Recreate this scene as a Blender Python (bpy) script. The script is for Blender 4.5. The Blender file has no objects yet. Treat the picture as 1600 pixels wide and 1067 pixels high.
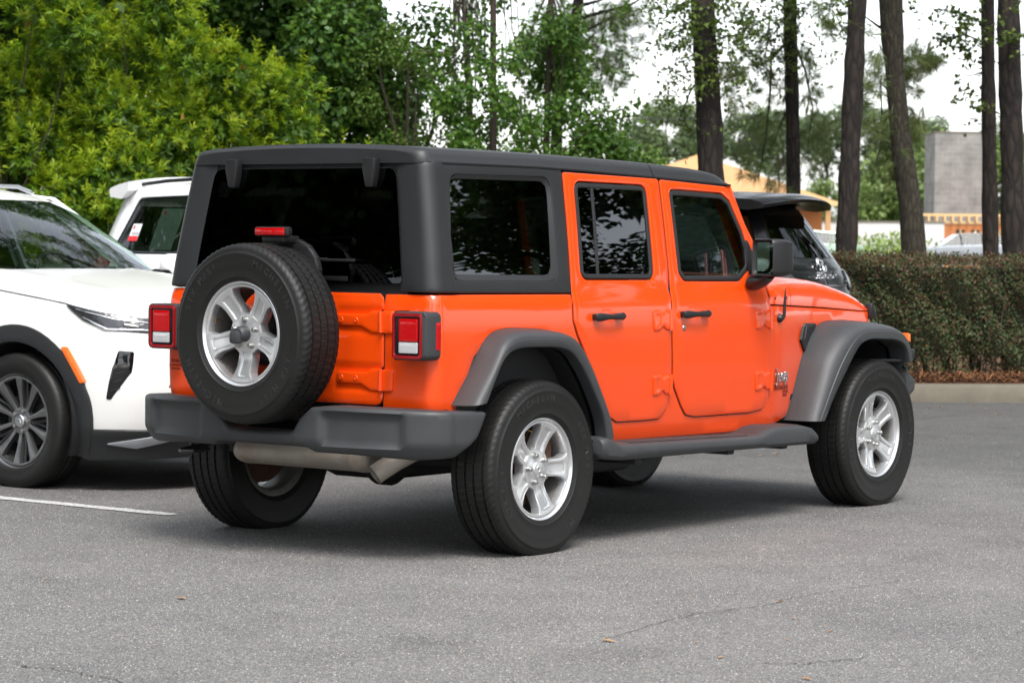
import bpy, bmesh, math, random
import numpy as np
from mathutils import Vector, Matrix
from mathutils.geometry import delaunay_2d_cdt

rng = np.random.default_rng(7)
random.seed(7)
SC_ = bpy.context.scene
COL = SC_.collection
R_ = math.radians

# ------------------------------------------------------------------ camera
CAM = np.array([-9.5785, -8.0407, 1.4158])
YAW, PITCH, ROLL, FPX = 0.6521, -0.0391, 0.0105, 4190.4      # FPX: focal length in pixels of a 1600 px wide frame
def cam_axes():
    cy, sy, cp, sp = math.cos(YAW), math.sin(YAW), math.cos(PITCH), math.sin(PITCH)
    d = np.array([cy*cp, sy*cp, sp]); r = np.array([sy, -cy, 0.]); u = np.cross(r, d)
    cr, sr = math.cos(ROLL), math.sin(ROLL)
    return cr*r+sr*u, -sr*r+cr*u, d
CR, CU, CD = cam_axes()
cd = bpy.data.cameras.new('camera'); cam = bpy.data.objects.new('camera', cd); COL.objects.link(cam)
M = Matrix.Identity(4)
for i in range(3):
    M[i][0], M[i][1], M[i][2], M[i][3] = CR[i], CU[i], -CD[i], CAM[i]
cam.matrix_world = M
cd.sensor_width = 36.0; cd.lens = FPX/1600*36.0; cd.clip_start = 0.1; cd.clip_end = 1500
cd.dof.use_dof = True; cd.dof.focus_distance = 11.6; cd.dof.aperture_fstop = 7.0
SC_.camera = cam

def at(u, depth, z=None):
    """world xy (and z on the sight line) of photo column u at a distance along the view axis; used to lay the place out"""
    k = (u-800)/FPX
    p = CAM+depth*(CD+k*CR)
    return Vector((p[0], p[1], 0.0 if z is None else z))

# ------------------------------------------------------------------ light
SUN_EL, SUN_AZ = R_(58), R_(232)        # azimuth of the sun measured from +x toward +y
w = bpy.data.worlds.new('World'); SC_.world = w; w.use_nodes = True
nt = w.node_tree; bg = nt.nodes['Background']
sky = nt.nodes.new('ShaderNodeTexSky'); sky.sky_type = 'NISHITA'; sky.sun_disc = False
sky.sun_elevation = SUN_EL; sky.sun_rotation = math.pi/2-SUN_AZ
sky.air_density = 1.0; sky.dust_density = 1.5; sky.ozone_density = 1.0
hs = nt.nodes.new('ShaderNodeHueSaturation'); hs.inputs['Saturation'].default_value = 0.28; hs.inputs['Value'].default_value = 1.0
nt.links.new(sky.outputs[0], hs.inputs['Color']); nt.links.new(hs.outputs[0], bg.inputs[0])
bg.inputs[1].default_value = 0.15
sd = bpy.data.lights.new('sun', 'SUN'); sun = bpy.data.objects.new('sun', sd); COL.objects.link(sun)
sd.energy = 1.5; sd.angle = R_(24); sd.color = (1.0, 0.965, 0.91)
sun.rotation_euler = (math.pi/2-SUN_EL, 0, SUN_AZ+math.pi/2)
SC_.view_settings.view_transform = 'Standard'; SC_.view_settings.look = 'None'
SC_.view_settings.gamma = 1.0; SC_.view_settings.use_curve_mapping = False
SC_.view_settings.exposure = 1.36
SC_.cycles.max_bounces = 8; SC_.cycles.transparent_max_bounces = 12; SC_.cycles.glossy_bounces = 4
SC_.cycles.diffuse_bounces = 3; SC_.cycles.transmission_bounces = 4
SC_.cycles.caustics_reflective = False; SC_.cycles.caustics_refractive = False

# ------------------------------------------------------------------ materials
MATS = {}
def mat(name, base, rough=.5, metal=0., coat=0., bump=None, vary=None, spec=.5, island=None, sheen=0., trans=0., rvary=0.):
    """bump=(scale, strength, distance)   vary=(scale, other colour, contrast)   island=other colour mixed in per leaf"""
    m = bpy.data.materials.new(name); m.use_nodes = True
    t = m.node_tree; b = t.nodes['Principled BSDF']
    b.inputs['Base Color'].default_value = (*base, 1); b.inputs['Roughness'].default_value = rough
    b.inputs['Metallic'].default_value = metal; b.inputs['Coat Weight'].default_value = coat
    b.inputs['Coat Roughness'].default_value = .03; b.inputs['Specular IOR Level'].default_value = spec
    N = t.nodes.new; Lk = t.links.new
    tc = N('ShaderNodeTexCoord')
    col = None
    if vary:
        n = N('ShaderNodeTexNoise'); n.inputs['Scale'].default_value = vary[0]; n.inputs['Detail'].default_value = 6; n.inputs['Roughness'].default_value = .65
        Lk(tc.outputs['Object'], n.inputs['Vector'])
        mr = N('ShaderNodeMapRange'); c = vary[2]
        mr.inputs[1].default_value = .5-c; mr.inputs[2].default_value = .5+c; Lk(n.outputs['Fac'], mr.inputs[0])
        mx = N('ShaderNodeMix'); mx.data_type = 'RGBA'; mx.inputs[6].default_value = (*base, 1); mx.inputs[7].default_value = (*vary[1], 1)
        Lk(mr.outputs[0], mx.inputs[0]); col = mx.outputs[2]
        if rvary:
            m2 = N('ShaderNodeMapRange'); m2.inputs[3].default_value = rough-rvary; m2.inputs[4].default_value = rough+rvary
            Lk(mr.outputs[0], m2.inputs[0]); Lk(m2.outputs[0], b.inputs['Roughness'])
    if island:
        g = N('ShaderNodeNewGeometry')
        mx = N('ShaderNodeMix'); mx.data_type = 'RGBA'; mx.inputs[7].default_value = (*island, 1)
        if col: Lk(col, mx.inputs[6])
        else: mx.inputs[6].default_value = (*base, 1)
        Lk(g.outputs['Random Per Island'], mx.inputs[0]); col = mx.outputs[2]
    if col: Lk(col, b.inputs['Base Color'])
    if bump:
        n = N('ShaderNodeTexNoise'); n.inputs['Scale'].default_value = bump[0]; n.inputs['Detail'].default_value = 3
        Lk(tc.outputs['Object'], n.inputs['Vector'])
        bp = N('ShaderNodeBump'); bp.inputs['Strength'].default_value = bump[1]; bp.inputs['Distance'].default_value = bump[2]
        Lk(n.outputs['Fac'], bp.inputs['Height']); Lk(bp.outputs[0], b.inputs['Normal'])
    if trans:
        tr = N('ShaderNodeBsdfTranslucent'); ad = N('ShaderNodeMixShader'); ad.inputs[0].default_value = trans
        if col: Lk(col, tr.inputs[0])
        else: tr.inputs[0].default_value = (*base, 1)
        o = t.nodes['Material Output']
        Lk(b.outputs[0], ad.inputs[1]); Lk(tr.outputs[0], ad.inputs[2]); Lk(ad.outputs[0], o.inputs[0])
    MATS[name] = m
    return m

def glass(name, tint, rough=0.0, ior=1.52, mul=1.6):
    """thin tinted pane: straight-through tint plus a Fresnel reflection, the same from both sides"""
    m = bpy.data.materials.new(name); m.use_nodes = True
    t = m.node_tree; t.nodes.remove(t.nodes['Principled BSDF']); N = t.nodes.new; Lk = t.links.new
    g = N('ShaderNodeNewGeometry'); mr = N('ShaderNodeMapRange')
    mr.inputs[3].default_value = ior; mr.inputs[4].default_value = 1/ior; Lk(g.outputs['Backfacing'], mr.inputs[0])
    fr = N('ShaderNodeFresnel'); Lk(mr.outputs[0], fr.inputs[0])
    mu = N('ShaderNodeMath'); mu.operation = 'MULTIPLY'; mu.inputs[1].default_value = mul; mu.use_clamp = True; Lk(fr.outputs[0], mu.inputs[0])
    tr = N('ShaderNodeBsdfTransparent'); tr.inputs[0].default_value = (*tint, 1)
    gl = N('ShaderNodeBsdfGlossy'); gl.inputs['Roughness'].default_value = rough; gl.inputs[0].default_value = (.95, .97, 1, 1)
    mx = N('ShaderNodeMixShader'); Lk(mu.outputs[0], mx.inputs[0]); Lk(tr.outputs[0], mx.inputs[1]); Lk(gl.outputs[0], mx.inputs[2])
    Lk(mx.outputs[0], t.nodes['Material Output'].inputs[0])
    MATS[name] = m
    return m

# ------------------------------------------------------------------ mesh helpers
def empty(name, loc=(0, 0, 0), rz=0, parent=None):
    o = bpy.data.objects.new(name, None); COL.objects.link(o); o.empty_display_size = .1
    o.location = loc; o.rotation_euler = (0, 0, rz)
    if parent: o.parent = parent
    return o
def tag(o, label=None, cat=None, group=None, kind=None):
    if label: o['label'] = label
    if cat: o['category'] = cat
    if group: o['group'] = group
    if kind: o['kind'] = kind
    return o
def thing(name, label, cat, loc=(0, 0, 0), rz=0, group=None):
    return tag(empty(name, loc, rz), label, cat, group)
def link(name, me, parent=None):
    o = bpy.data.objects.new(name, me); COL.objects.link(o)
    if parent: o.parent = parent
    return o

class MB:
    """collects vertices and faces (with a material slot each); build() links them as ONE mesh object"""
    def __init__(s): s.V = []; s.F = []; s.I = []; s.n = 0; s.slot = 0
    def add(s, V, F, M=None):
        V = np.asarray(V, float).reshape(-1, 3)
        if M is not None:
            A = np.array(M); V = V@A[:3, :3].T+A[:3, 3]
        s.V.append(V); n = s.n
        for f in F: s.F.append([int(i)+n for i in f]); s.I.append(s.slot)
        s.n += len(V); return s
    def mat_slot(s, k): s.slot = k; return s
    def grid(s, P, closed_u=False, closed_v=False, flip=False):
        P = np.asarray(P, float); a, b = P.shape[:2]; F = []
        for i in range(a if closed_u else a-1):
            for j in range(b if closed_v else b-1):
                i2, j2 = (i+1) % a, (j+1) % b
                f = [i*b+j, i2*b+j, i2*b+j2, i*b+j2]
                F.append(f[::-1] if flip else f)
        return s.add(P.reshape(-1, 3), F)
    def box(s, c, size, M=None, r=0.0, seg=2):
        bm = bmesh.new(); bmesh.ops.create_cube(bm, size=1)
        for v in bm.verts: v.co = Vector((v.co.x*size[0], v.co.y*size[1], v.co.z*size[2]))
        if r > 0: bmesh.ops.bevel(bm, geom=list(bm.edges), offset=min(r, min(size)*.49), segments=seg, affect='EDGES', profile=.5)
        for v in bm.verts: v.co += Vector(c)
        s.bm(bm, M); return s
    def bm(s, bm, M=None):
        bm.verts.ensure_lookup_table(); bm.verts.index_update()
        s.add([v.co[:] for v in bm.verts], [[v.index for v in f.verts] for f in bm.faces], M); bm.free(); return s
    def tube(s, path, rad, n=10, cap=True, sq=1.0):
        path = np.asarray(path, float); k = len(path); rad = np.broadcast_to(rad, (k,))
        T = np.gradient(path, axis=0); T /= np.linalg.norm(T, axis=1, keepdims=True)+1e-9
        ref = np.array([0, 0, 1.]) if abs(T[0][2]) < .9 else np.array([1., 0, 0])
        A = np.cross(T[0], ref); A /= np.linalg.norm(A); rows = []
        for i in range(k):
            A = A-T[i]*A.dot(T[i]); A /= np.linalg.norm(A); B = np.cross(T[i], A)
            a = np.arange(n)/n*2*np.pi
            rows.append(path[i]+rad[i]*(np.cos(a)[:, None]*A+sq*np.sin(a)[:, None]*B))
        n0 = s.n
        s.grid(rows, closed_v=True)
        if cap:
            s.F.append([n0+i for i in range(n)][::-1]); s.I.append(s.slot)
            s.F.append([n0+(k-1)*n+i for i in range(n)]); s.I.append(s.slot)
        return s
    def lathe(s, prof, n=48, M=None, closed=False, mod=None):
        """prof: (radius, offset along the axis -y)"""
        prof = np.asarray(prof, float); rows = []
        for i in range(n):
            a = 2*np.pi*i/n
            r = prof[:, 0]+(mod(i, prof) if mod else 0)
            rows.append(np.stack([r*np.cos(a), -prof[:, 1], r*np.sin(a)], 1))
        P = np.array(rows)
        if M is not None:
            A = np.array(M); P = P@A[:3, :3].T+A[:3, 3]
        return s.grid(P, closed_u=True, closed_v=closed, flip=True)
    def prism(s, poly, lo, hi, axis=1, r=0.0, M=None):
        """a 2D outline given thickness lo..hi along an axis, with a small edge bevel"""
        bm = bmesh.new(); vs = []
        for p in poly:
            q = [p[0], p[1]]; q.insert(axis, lo); vs.append(bm.verts.new(q))
        f = bm.faces.new(vs); g = bmesh.ops.extrude_face_region(bm, geom=[f])
        mv = [0, 0, 0]; mv[axis] = hi-lo
        bmesh.ops.translate(bm, vec=mv, verts=[v for v in g['geom'] if isinstance(v, bmesh.types.BMVert)])
        bmesh.ops.recalc_face_normals(bm, faces=bm.faces[:])
        if r > 0: bmesh.ops.bevel(bm, geom=list(bm.edges), offset=r, segments=2, affect='EDGES', profile=.5)
        s.bm(bm, M); return s
    def build(s, name, mats, parent=None, angle=38, mirror=False):
        V = np.concatenate(s.V); F = s.F
        if mirror:
            V = V*np.array([1, -1, 1]); F = [f[::-1] for f in F]
        me = bpy.data.meshes.new(name); me.from_pydata(V.tolist(), [], F)
        for m in (mats if isinstance(mats, (list, tuple)) else [mats]): me.materials.append(m)
        if max(s.I, default=0): me.polygons.foreach_set('material_index', s.I)
        me.polygons.foreach_set('use_smooth', [True]*len(F))
        if angle < 180: me.set_sharp_from_angle(angle=R_(angle))
        me.update()
        return link(name, me, parent)

def both(mb, name, mats, parent, angle=38):
    """the same part on the right and the left side of a car"""
    a = mb.build(name, mats, parent, angle); b = mb.build(name, mats, parent, angle, mirror=True)
    return a, b

def fillet(pts, r, n=6):
    """round the corners of a polygon; r is one radius or one for each corner"""
    P = [np.array(p[:2], float) for p in pts]; out = []
    for i, p in enumerate(P):
        ri = r[i] if isinstance(r, (list, tuple)) else r
        a, b = P[i-1]-p, P[(i+1) % len(P)]-p
        la, lb = np.linalg.norm(a), np.linalg.norm(b)
        if ri <= 0 or la < 1e-6 or lb < 1e-6: out.append(p); continue
        a /= la; b /= lb; c = np.clip(a.dot(b), -1, 1); th = math.acos(c)
        if th > 3.05: out.append(p); continue
        t = min(ri/math.tan(th/2), la*.48, lb*.48)
        p0, p1 = p+a*t, p+b*t
        for k in range(n+1):
            u = k/n; out.append((1-u)**2*p0+2*u*(1-u)*p+u*u*p1)
    return np.array(out)
def resample(poly, step):
    out = []
    for i, p in enumerate(poly):
        q = poly[(i+1) % len(poly)]; L = np.linalg.norm(q-p); n = max(1, int(math.ceil(L/step)))
        for k in range(n): out.append(p+(q-p)*k/n)
    return np.array(out)
def area(p): x, y = p[:, 0], p[:, 1]; return .5*np.sum(x*np.roll(y, -1)-np.roll(x, -1)*y)
def offset(poly, d):
    """move a counter-clockwise outline inward by d"""
    a = poly-np.roll(poly, 1, 0); b = np.roll(poly, -1, 0)-poly
    na = np.stack([-a[:, 1], a[:, 0]], 1); nb = np.stack([-b[:, 1], b[:, 0]], 1)
    na /= np.linalg.norm(na, axis=1, keepdims=True)+1e-12; nb /= np.linalg.norm(nb, axis=1, keepdims=True)+1e-12
    m = na+nb; m /= np.maximum(np.linalg.norm(m, axis=1, keepdims=True), 1e-6)
    c = np.clip((m*na).sum(1, keepdims=True), .5, 1)
    return poly+m*d/c
def inside(pts, poly):
    x, y = pts[:, 0:1], pts[:, 1:2]; a = poly; b = np.roll(poly, -1, 0)
    c = ((a[:, 1] > y) != (b[:, 1] > y)) & (x < (b[:, 0]-a[:, 0])*(y-a[:, 1])/(b[:, 1]-a[:, 1]+1e-15)+a[:, 0])
    return c.sum(1) % 2 == 1
def smooth01(t): t = np.clip(t, 0, 1); return t*t*(3-2*t)

def panel(mb, outline, surf, holes=(), d=0., r=.005, th=.012, step=.06, relief=None, flip=False, lines=None):
    """a sheet cut to a 2D outline (with openings), laid on surf(s, t, height), its edges rounded by r and turned in by th"""
    loops = []
    o = np.asarray(outline, float); o = o if area(o) > 0 else o[::-1]
    loops.append((resample(o, step), 1))
    for h in holes:
        h = np.asarray(h, float); h = h if area(h) < 0 else h[::-1]
        loops.append((resample(h, step), -1))
    pts = []; dep = []; edges = []; bounds = []; n = 0
    for L, sg in loops:
        for k, (f, g) in enumerate(((0, 1.), (.3, .286), (1., 0.))) if r > 0 else ((0, (0, 0.)),):
            q = offset(L, r*f); m = len(q)
            pts.append(q); dep += [-r*g]*m
            edges += [(n+i, n+(i+1) % m) for i in range(m)]
            if k == 0: bounds.append((n, m))
            n += m
    big = offset(loops[0][0], r+step*.35)
    lo, hi = o.min(0), o.max(0)
    g = np.stack(np.meshgrid(np.arange(lo[0]+step*.5, hi[0], step), np.arange(lo[1]+step*.5, hi[1], step), indexing='ij'), -1).reshape(-1, 2)
    if lines is not None:      # denser columns of points where the surface turns a corner
        g = g[(g[:, 0] < lines[0]-.01) | (g[:, 0] > lines[-1]+.01)]
        g = np.concatenate([g]+[np.stack([np.full(40, s_), np.linspace(lo[1], hi[1], 40)], 1) for s_ in lines])
    if len(g):
        k = inside(g, big)
        for L, sg in loops[1:]: k &= ~inside(g, offset(L[::-1], -(r+step*.35)))
        g = g[k]; pts.append(g); dep += [0.]*len(g)
    P = np.concatenate(pts)
    res = delaunay_2d_cdt([Vector(p) for p in P], edges, [], 0, 1e-7)
    V2 = np.array([v[:] for v in res[0]]); T = np.array([f for f in res[2] if len(f) == 3])
    D = np.zeros(len(V2))
    for i, src in enumerate(res[3]):
        if src: D[i] = dep[src[0]]
    back = {}
    for i, src in enumerate(res[3]):
        for q in src: back[q] = i
    c = V2[T].mean(1); k = inside(c, loops[0][0])
    for L, sg in loops[1:]: k &= ~inside(c, L)
    T = T[k]
    if relief is not None: D = D+relief(V2[:, 0], V2[:, 1])
    P3 = surf(V2[:, 0], V2[:, 1], D+d)
    F = T.tolist()
    n0 = len(P3); extra = []
    for (b, m) in bounds:
        ids = [back[b+i] for i in range(m)]
        q = surf(V2[ids, 0], V2[ids, 1], D[ids]+d-th)
        st = n0+sum(len(e) for e in extra); extra.append(q)
        for i in range(m):
            j = (i+1) % m; F.append([ids[i], st+i, st+j, ids[j]])
    P3 = np.concatenate([P3]+extra)
    a, b_, c_ = T[len(T)//2]
    if flip: F = [f[::-1] for f in F]
    mb.add(P3, F)
    return mb
def on_x(x0):          # the (y, z) plane, heights toward -x
    return lambda s, t, d=0: np.stack([x0-np.asarray(d)*np.ones_like(s), s, t], -1)
def on_y(y0, sg=-1):   # the (x, z) plane, heights toward -y
    return lambda s, t, d=0: np.stack([s, y0+sg*np.asarray(d)*np.ones_like(s), t], -1)

_txt = {}
def text_mesh(s, size=1., depth=.002, shear=0., bold=0.):
    """vertices and faces of a word: x along the baseline (centred), y up, z out"""
    k = (s, depth, shear, bold)
    if k not in _txt:
        cu = bpy.data.curves.new('t', 'FONT'); cu.body = s; cu.size = 1; cu.extrude = 0; cu.shear = shear; cu.offset = bold; cu.resolution_u = 3
        cu.align_x = 'CENTER'
        ob = bpy.data.objects.new('t', cu); COL.objects.link(ob)
        bpy.context.view_layer.update()
        me = bpy.data.meshes.new_from_object(ob.evaluated_get(bpy.context.evaluated_depsgraph_get()))
        V = np.array([v.co[:] for v in me.vertices]); F = [list(p.vertices) for p in me.polygons]
        bpy.data.objects.remove(ob); bpy.data.curves.remove(cu); bpy.data.meshes.remove(me)
        _txt[k] = (V, F)
    V, F = _txt[k]; V = V*size
    n = len(V); W = np.concatenate([V+[0, 0, depth], V])
    from collections import Counter
    ec = Counter()
    for f in F:
        for i in range(len(f)): ec[(f[i], f[(i+1) % len(f)])] += 1
    G = [list(f) for f in F]
    for (a, b) in ec:
        if (b, a) not in ec: G.append([a, a+n, b+n, b])
    return W, G
def text_on(mb, s, size, origin, xdir, ydir, depth=.002, **kw):
    V, F = text_mesh(s, size, depth, **kw)
    x, y = np.array(xdir, float), np.array(ydir, float); x /= np.linalg.norm(x); y /= np.linalg.norm(y); zz = np.cross(x, y)
    mb.add(np.array(origin)+V[:, :1]*x+V[:, 1:2]*y+V[:, 2:]*zz, F)

def fast_mesh(name, V, F, mats, parent=None, idx=None, smooth=False):
    """a big mesh from arrays; F is (n, 3) or (n, 4)"""
    V = np.ascontiguousarray(V, np.float32); F = np.ascontiguousarray(F, np.int32); k = F.shape[1]
    me = bpy.data.meshes.new(name)
    me.vertices.add(len(V)); me.vertices.foreach_set('co', V.ravel())
    me.loops.add(F.size); me.loops.foreach_set('vertex_index', F.ravel())
    me.polygons.add(len(F)); me.polygons.foreach_set('loop_start', np.arange(0, F.size, k, dtype=np.int32))
    for m in (mats if isinstance(mats, (list, tuple)) else [mats]): me.materials.append(m)
    if idx is not None: me.polygons.foreach_set('material_index', np.ascontiguousarray(idx, np.int32))
    if smooth: me.polygons.foreach_set('use_smooth', np.ones(len(F), bool))
    me.update(calc_edges=True)
    return link(name, me, parent) if name else me
# ------------------------------------------------------------------ palette
ORANGE = mat('orange_paint', (.80, .064, .003), .28, 0, .75, bump=(260, .012, .001), spec=.3)
PLASTIC = mat('grained_grey_plastic', (.028, .0292, .0315), .5, bump=(900, .25, .0006), vary=(5, (.043, .045, .048), .3), rvary=.06)
HARDTOP = mat('hardtop_grain', (.0125, .0132, .0143), .48, bump=(1100, .22, .0005), vary=(3, (.019, .020, .0215), .3))
BLACKP = mat('black_plastic', (.011, .011, .012), .42, bump=(500, .1, .0005))
GLOSSB = mat('gloss_black', (.006, .006, .007), .08, coat=.5)
RUBBER = mat('tyre_rubber', (.0062, .0061, .006), .52, bump=(120, .18, .001), vary=(9, (.011, .0105, .0098), .25), rvary=.06, spec=.35)
RUBTXT = mat('raised_tyre_lettering', (.022, .0215, .021), .45)
SEAL = mat('window_seal_rubber', (.018, .0185, .02), .5)
DARK = mat('underbody_black', (.010, .010, .011), .7)
BARREL = mat('dusty_wheel_barrel', (.22, .215, .205), .5, .5, vary=(12, (.12, .115, .105), .3))
SILVER = mat('silver_alloy', (.66, .665, .675), .3, .75, .35, bump=(700, .03, .0004))
STEEL = mat('bare_steel', (.42, .41, .39), .33, 1.0)
CHROME = mat('chrome', (.75, .76, .78), .08, 1.0)
EXHAUST = mat('weathered_exhaust', (.36, .34, .31), .6, .35, vary=(9, (.26, .21, .16), .25))
RUST = mat('rusty_iron', (.13, .06, .035), .8, .2, vary=(30, (.05, .03, .02), .3))
REDLENS = mat('red_lens', (.44, .003, .005), .1, coat=.5, spec=.3, bump=(60, .15, .004))
REDRIM = mat('dark_red_lens', (.24, .003, .006), .12, coat=.5, spec=.3)
CLEAR = mat('clear_lens', (.62, .62, .63), .1, .3, coat=1.0, bump=(70, .2, .004))
AMBER = mat('amber_lens', (.85, .16, .01), .12, coat=1.0)
FABRIC = mat('seat_fabric', (.022, .022, .024), .85, bump=(300, .2, .002))
BRASS = mat('brass_valve', (.6, .36, .12), .35, 1.0)
STICK = mat('dark_badge_print', (.16, .02, .008), .5)
G_PRIV = glass('privacy_glass', (.055, .06, .055))
G_TINT = glass('tinted_glass', (.30, .36, .33))
G_CLR = glass('windscreen_glass', (.46, .58, .50))
G_DARK = glass('dark_rear_glass', (.03, .035, .03), ior=1.22, mul=1.)
G_REAR = glass('rear_privacy_glass', (.03, .033, .03), mul=.75)
MIRROR = mat('mirror_glass', (.75, .78, .8), .02, 1.0)

# ------------------------------------------------------------------ ground
def painted_shade(t, vec):
    """tree shade painted into the asphalt colour, darker with distance along the view axis"""
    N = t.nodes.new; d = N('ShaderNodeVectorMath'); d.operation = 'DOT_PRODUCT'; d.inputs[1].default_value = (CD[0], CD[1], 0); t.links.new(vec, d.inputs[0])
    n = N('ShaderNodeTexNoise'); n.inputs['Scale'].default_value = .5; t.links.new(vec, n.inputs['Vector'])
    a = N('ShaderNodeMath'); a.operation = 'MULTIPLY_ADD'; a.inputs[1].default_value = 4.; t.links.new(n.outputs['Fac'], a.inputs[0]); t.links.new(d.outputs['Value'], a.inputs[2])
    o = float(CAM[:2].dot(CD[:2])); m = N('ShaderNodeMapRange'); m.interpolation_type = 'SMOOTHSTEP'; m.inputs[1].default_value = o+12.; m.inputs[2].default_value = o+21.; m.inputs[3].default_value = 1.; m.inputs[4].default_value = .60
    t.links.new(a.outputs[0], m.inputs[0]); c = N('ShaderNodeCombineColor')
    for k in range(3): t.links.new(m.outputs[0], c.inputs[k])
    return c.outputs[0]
def asphalt_mat():
    m = bpy.data.materials.new('asphalt'); m.use_nodes = True; t = m.node_tree; b = t.nodes['Principled BSDF']; N = t.nodes.new; Lk = t.links.new
    tc = N('ShaderNodeTexCoord')
    def vor(scale):
        v = N('ShaderNodeTexVoronoi'); v.inputs['Scale'].default_value = scale; Lk(tc.outputs['Object'], v.inputs['Vector']); return v
    def noise(scale, det=5):
        v = N('ShaderNodeTexNoise'); v.inputs['Scale'].default_value = scale; v.inputs['Detail'].default_value = det; Lk(tc.outputs['Object'], v.inputs['Vector']); return v
    def ramp(src, stops):
        r = N('ShaderNodeValToRGB'); e = r.color_ramp.elements
        while len(e) < len(stops): e.new(.5)
        for k, (p, c) in enumerate(stops): e[k].position = p; e[k].color = (*c, 1)
        Lk(src, r.inputs[0]); return r.outputs[0]
    def mix(f, a, c, mode='MIX'):
        x = N('ShaderNodeMix'); x.data_type = 'RGBA'; x.blend_type = mode
        if isinstance(f, (int, float)): x.inputs[0].default_value = f
        else: Lk(f, x.inputs[0])
        for i, q in ((6, a), (7, c)):
            if isinstance(q, tuple): x.inputs[i].default_value = (*q, 1)
            else: Lk(q, x.inputs[i])
        return x.outputs[2]
    v1 = vor(115); sp = N('ShaderNodeSeparateColor'); Lk(v1.outputs['Color'], sp.inputs[0])
    stones = ramp(sp.outputs[0], [(0, (.075, .075, .078)), (.40, (.165, .163, .161)), (.70, (.25, .243, .233)), (.90, (.36, .35, .33)), (.985, (.55, .53, .49)), (1., (.52, .35, .23))])
    v2 = vor(260); s2 = N('ShaderNodeSeparateColor'); Lk(v2.outputs['Color'], s2.inputs[0])
    fines = ramp(s2.outputs[1], [(0, (.095, .095, .097)), (.6, (.20, .198, .195)), (1, (.34, .33, .315))])
    c = mix(.66, stones, fines)
    gap = ramp(v1.outputs['Distance'], [(.25, (1, 1, 1)), (.75, (.62, .62, .62))])
    c = mix(1., c, gap, 'MULTIPLY')
    big = ramp(noise(.35, 6).outputs[0], [(.3, (.80, .80, .81)), (.7, (1.08, 1.07, 1.05))])
    c = mix(1., c, big, 'MULTIPLY')
    med = ramp(noise(2.6, 5).outputs[0], [(.32, (.88, .88, .89)), (.65, (1.05, 1.05, 1.04))])
    c = mix(1., c, med, 'MULTIPLY')
    stain = ramp(noise(1.15, 4).outputs[0], [(.60, (1, 1, 1)), (.70, (.80, .80, .80))])
    c = mix(1., c, stain, 'MULTIPLY')
    c = mix(1., c, painted_shade(t, tc.outputs['Object']), 'MULTIPLY')  # shade of the far lot multiplied into the base colour
    Lk(c, b.inputs['Base Color']); b.inputs['Roughness'].default_value = .82; b.inputs['Specular IOR Level'].default_value = .35
    bm = N('ShaderNodeBump'); bm.inputs['Strength'].default_value = .55; bm.inputs['Distance'].default_value = .004
    iv = N('ShaderNodeMath'); iv.operation = 'SUBTRACT'; iv.inputs[0].default_value = 1; Lk(v1.outputs['Distance'], iv.inputs[1])
    Lk(iv.outputs[0], bm.inputs['Height']); Lk(bm.outputs[0], b.inputs['Normal'])
    return m
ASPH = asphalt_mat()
GRASSG = mat('lawn_ground', (.055, .085, .02), .9, vary=(.8, (.11, .10, .04), .25))
CONC = mat('kerb_concrete', (.17, .15, .112), .85, vary=(6, (.115, .104, .08), .3), bump=(160, .3, .003))
PAINT = mat('worn_white_paint', (.62, .62, .60), .75, vary=(45, (.22, .22, .215), .14), bump=(200, .3, .002))
STRAW = mat('pine_straw', (.20, .075, .03), .9, island=(.32, .15, .06))
SOIL = mat('mulch_soil', (.10, .045, .022), .95, vary=(30, (.17, .08, .035), .25), bump=(80, .6, .02))

def sheet(name, poly, z, m, kind='structure', th=0):
    mb = MB(); mb.add([(x, y, z) for x, y in poly], [list(range(len(poly)))])
    return tag(mb.build(name, m), kind=kind)
sheet('ground', [(-400, -400), (400, -400), (400, 400), (-400, 400)], -.012, GRASSG)
_b = CAM[:2]-55*CD[:2]; _e = lambda u, d: tuple(at(u, d))[:2]
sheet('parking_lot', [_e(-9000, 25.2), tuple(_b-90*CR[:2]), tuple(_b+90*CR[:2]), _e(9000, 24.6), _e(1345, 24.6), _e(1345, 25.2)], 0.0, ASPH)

# painted bay lines: they run square to the orange car, their near ends facing it
def bay_line(x, y0, y1, wd=.10):
    n = int((y1-y0)/.05); ys = np.linspace(y0, y1, n); rg = np.random.default_rng(int(x*100)+5)
    L = x-wd/2+rg.normal(0, .004, n); Rr = x+wd/2+rg.normal(0, .004, n)
    L[0] += .02; Rr[0] -= .01
    P = np.stack([np.stack([L, ys, np.full(n, .004)], 1), np.stack([Rr, ys, np.full(n, .004)], 1)], 1)
    return MB().grid(P, flip=True).build('bay_line', PAINT)
for x in (.065, 2.95):
    tag(bay_line(x, 1.45, 6.9), kind='structure')

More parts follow.
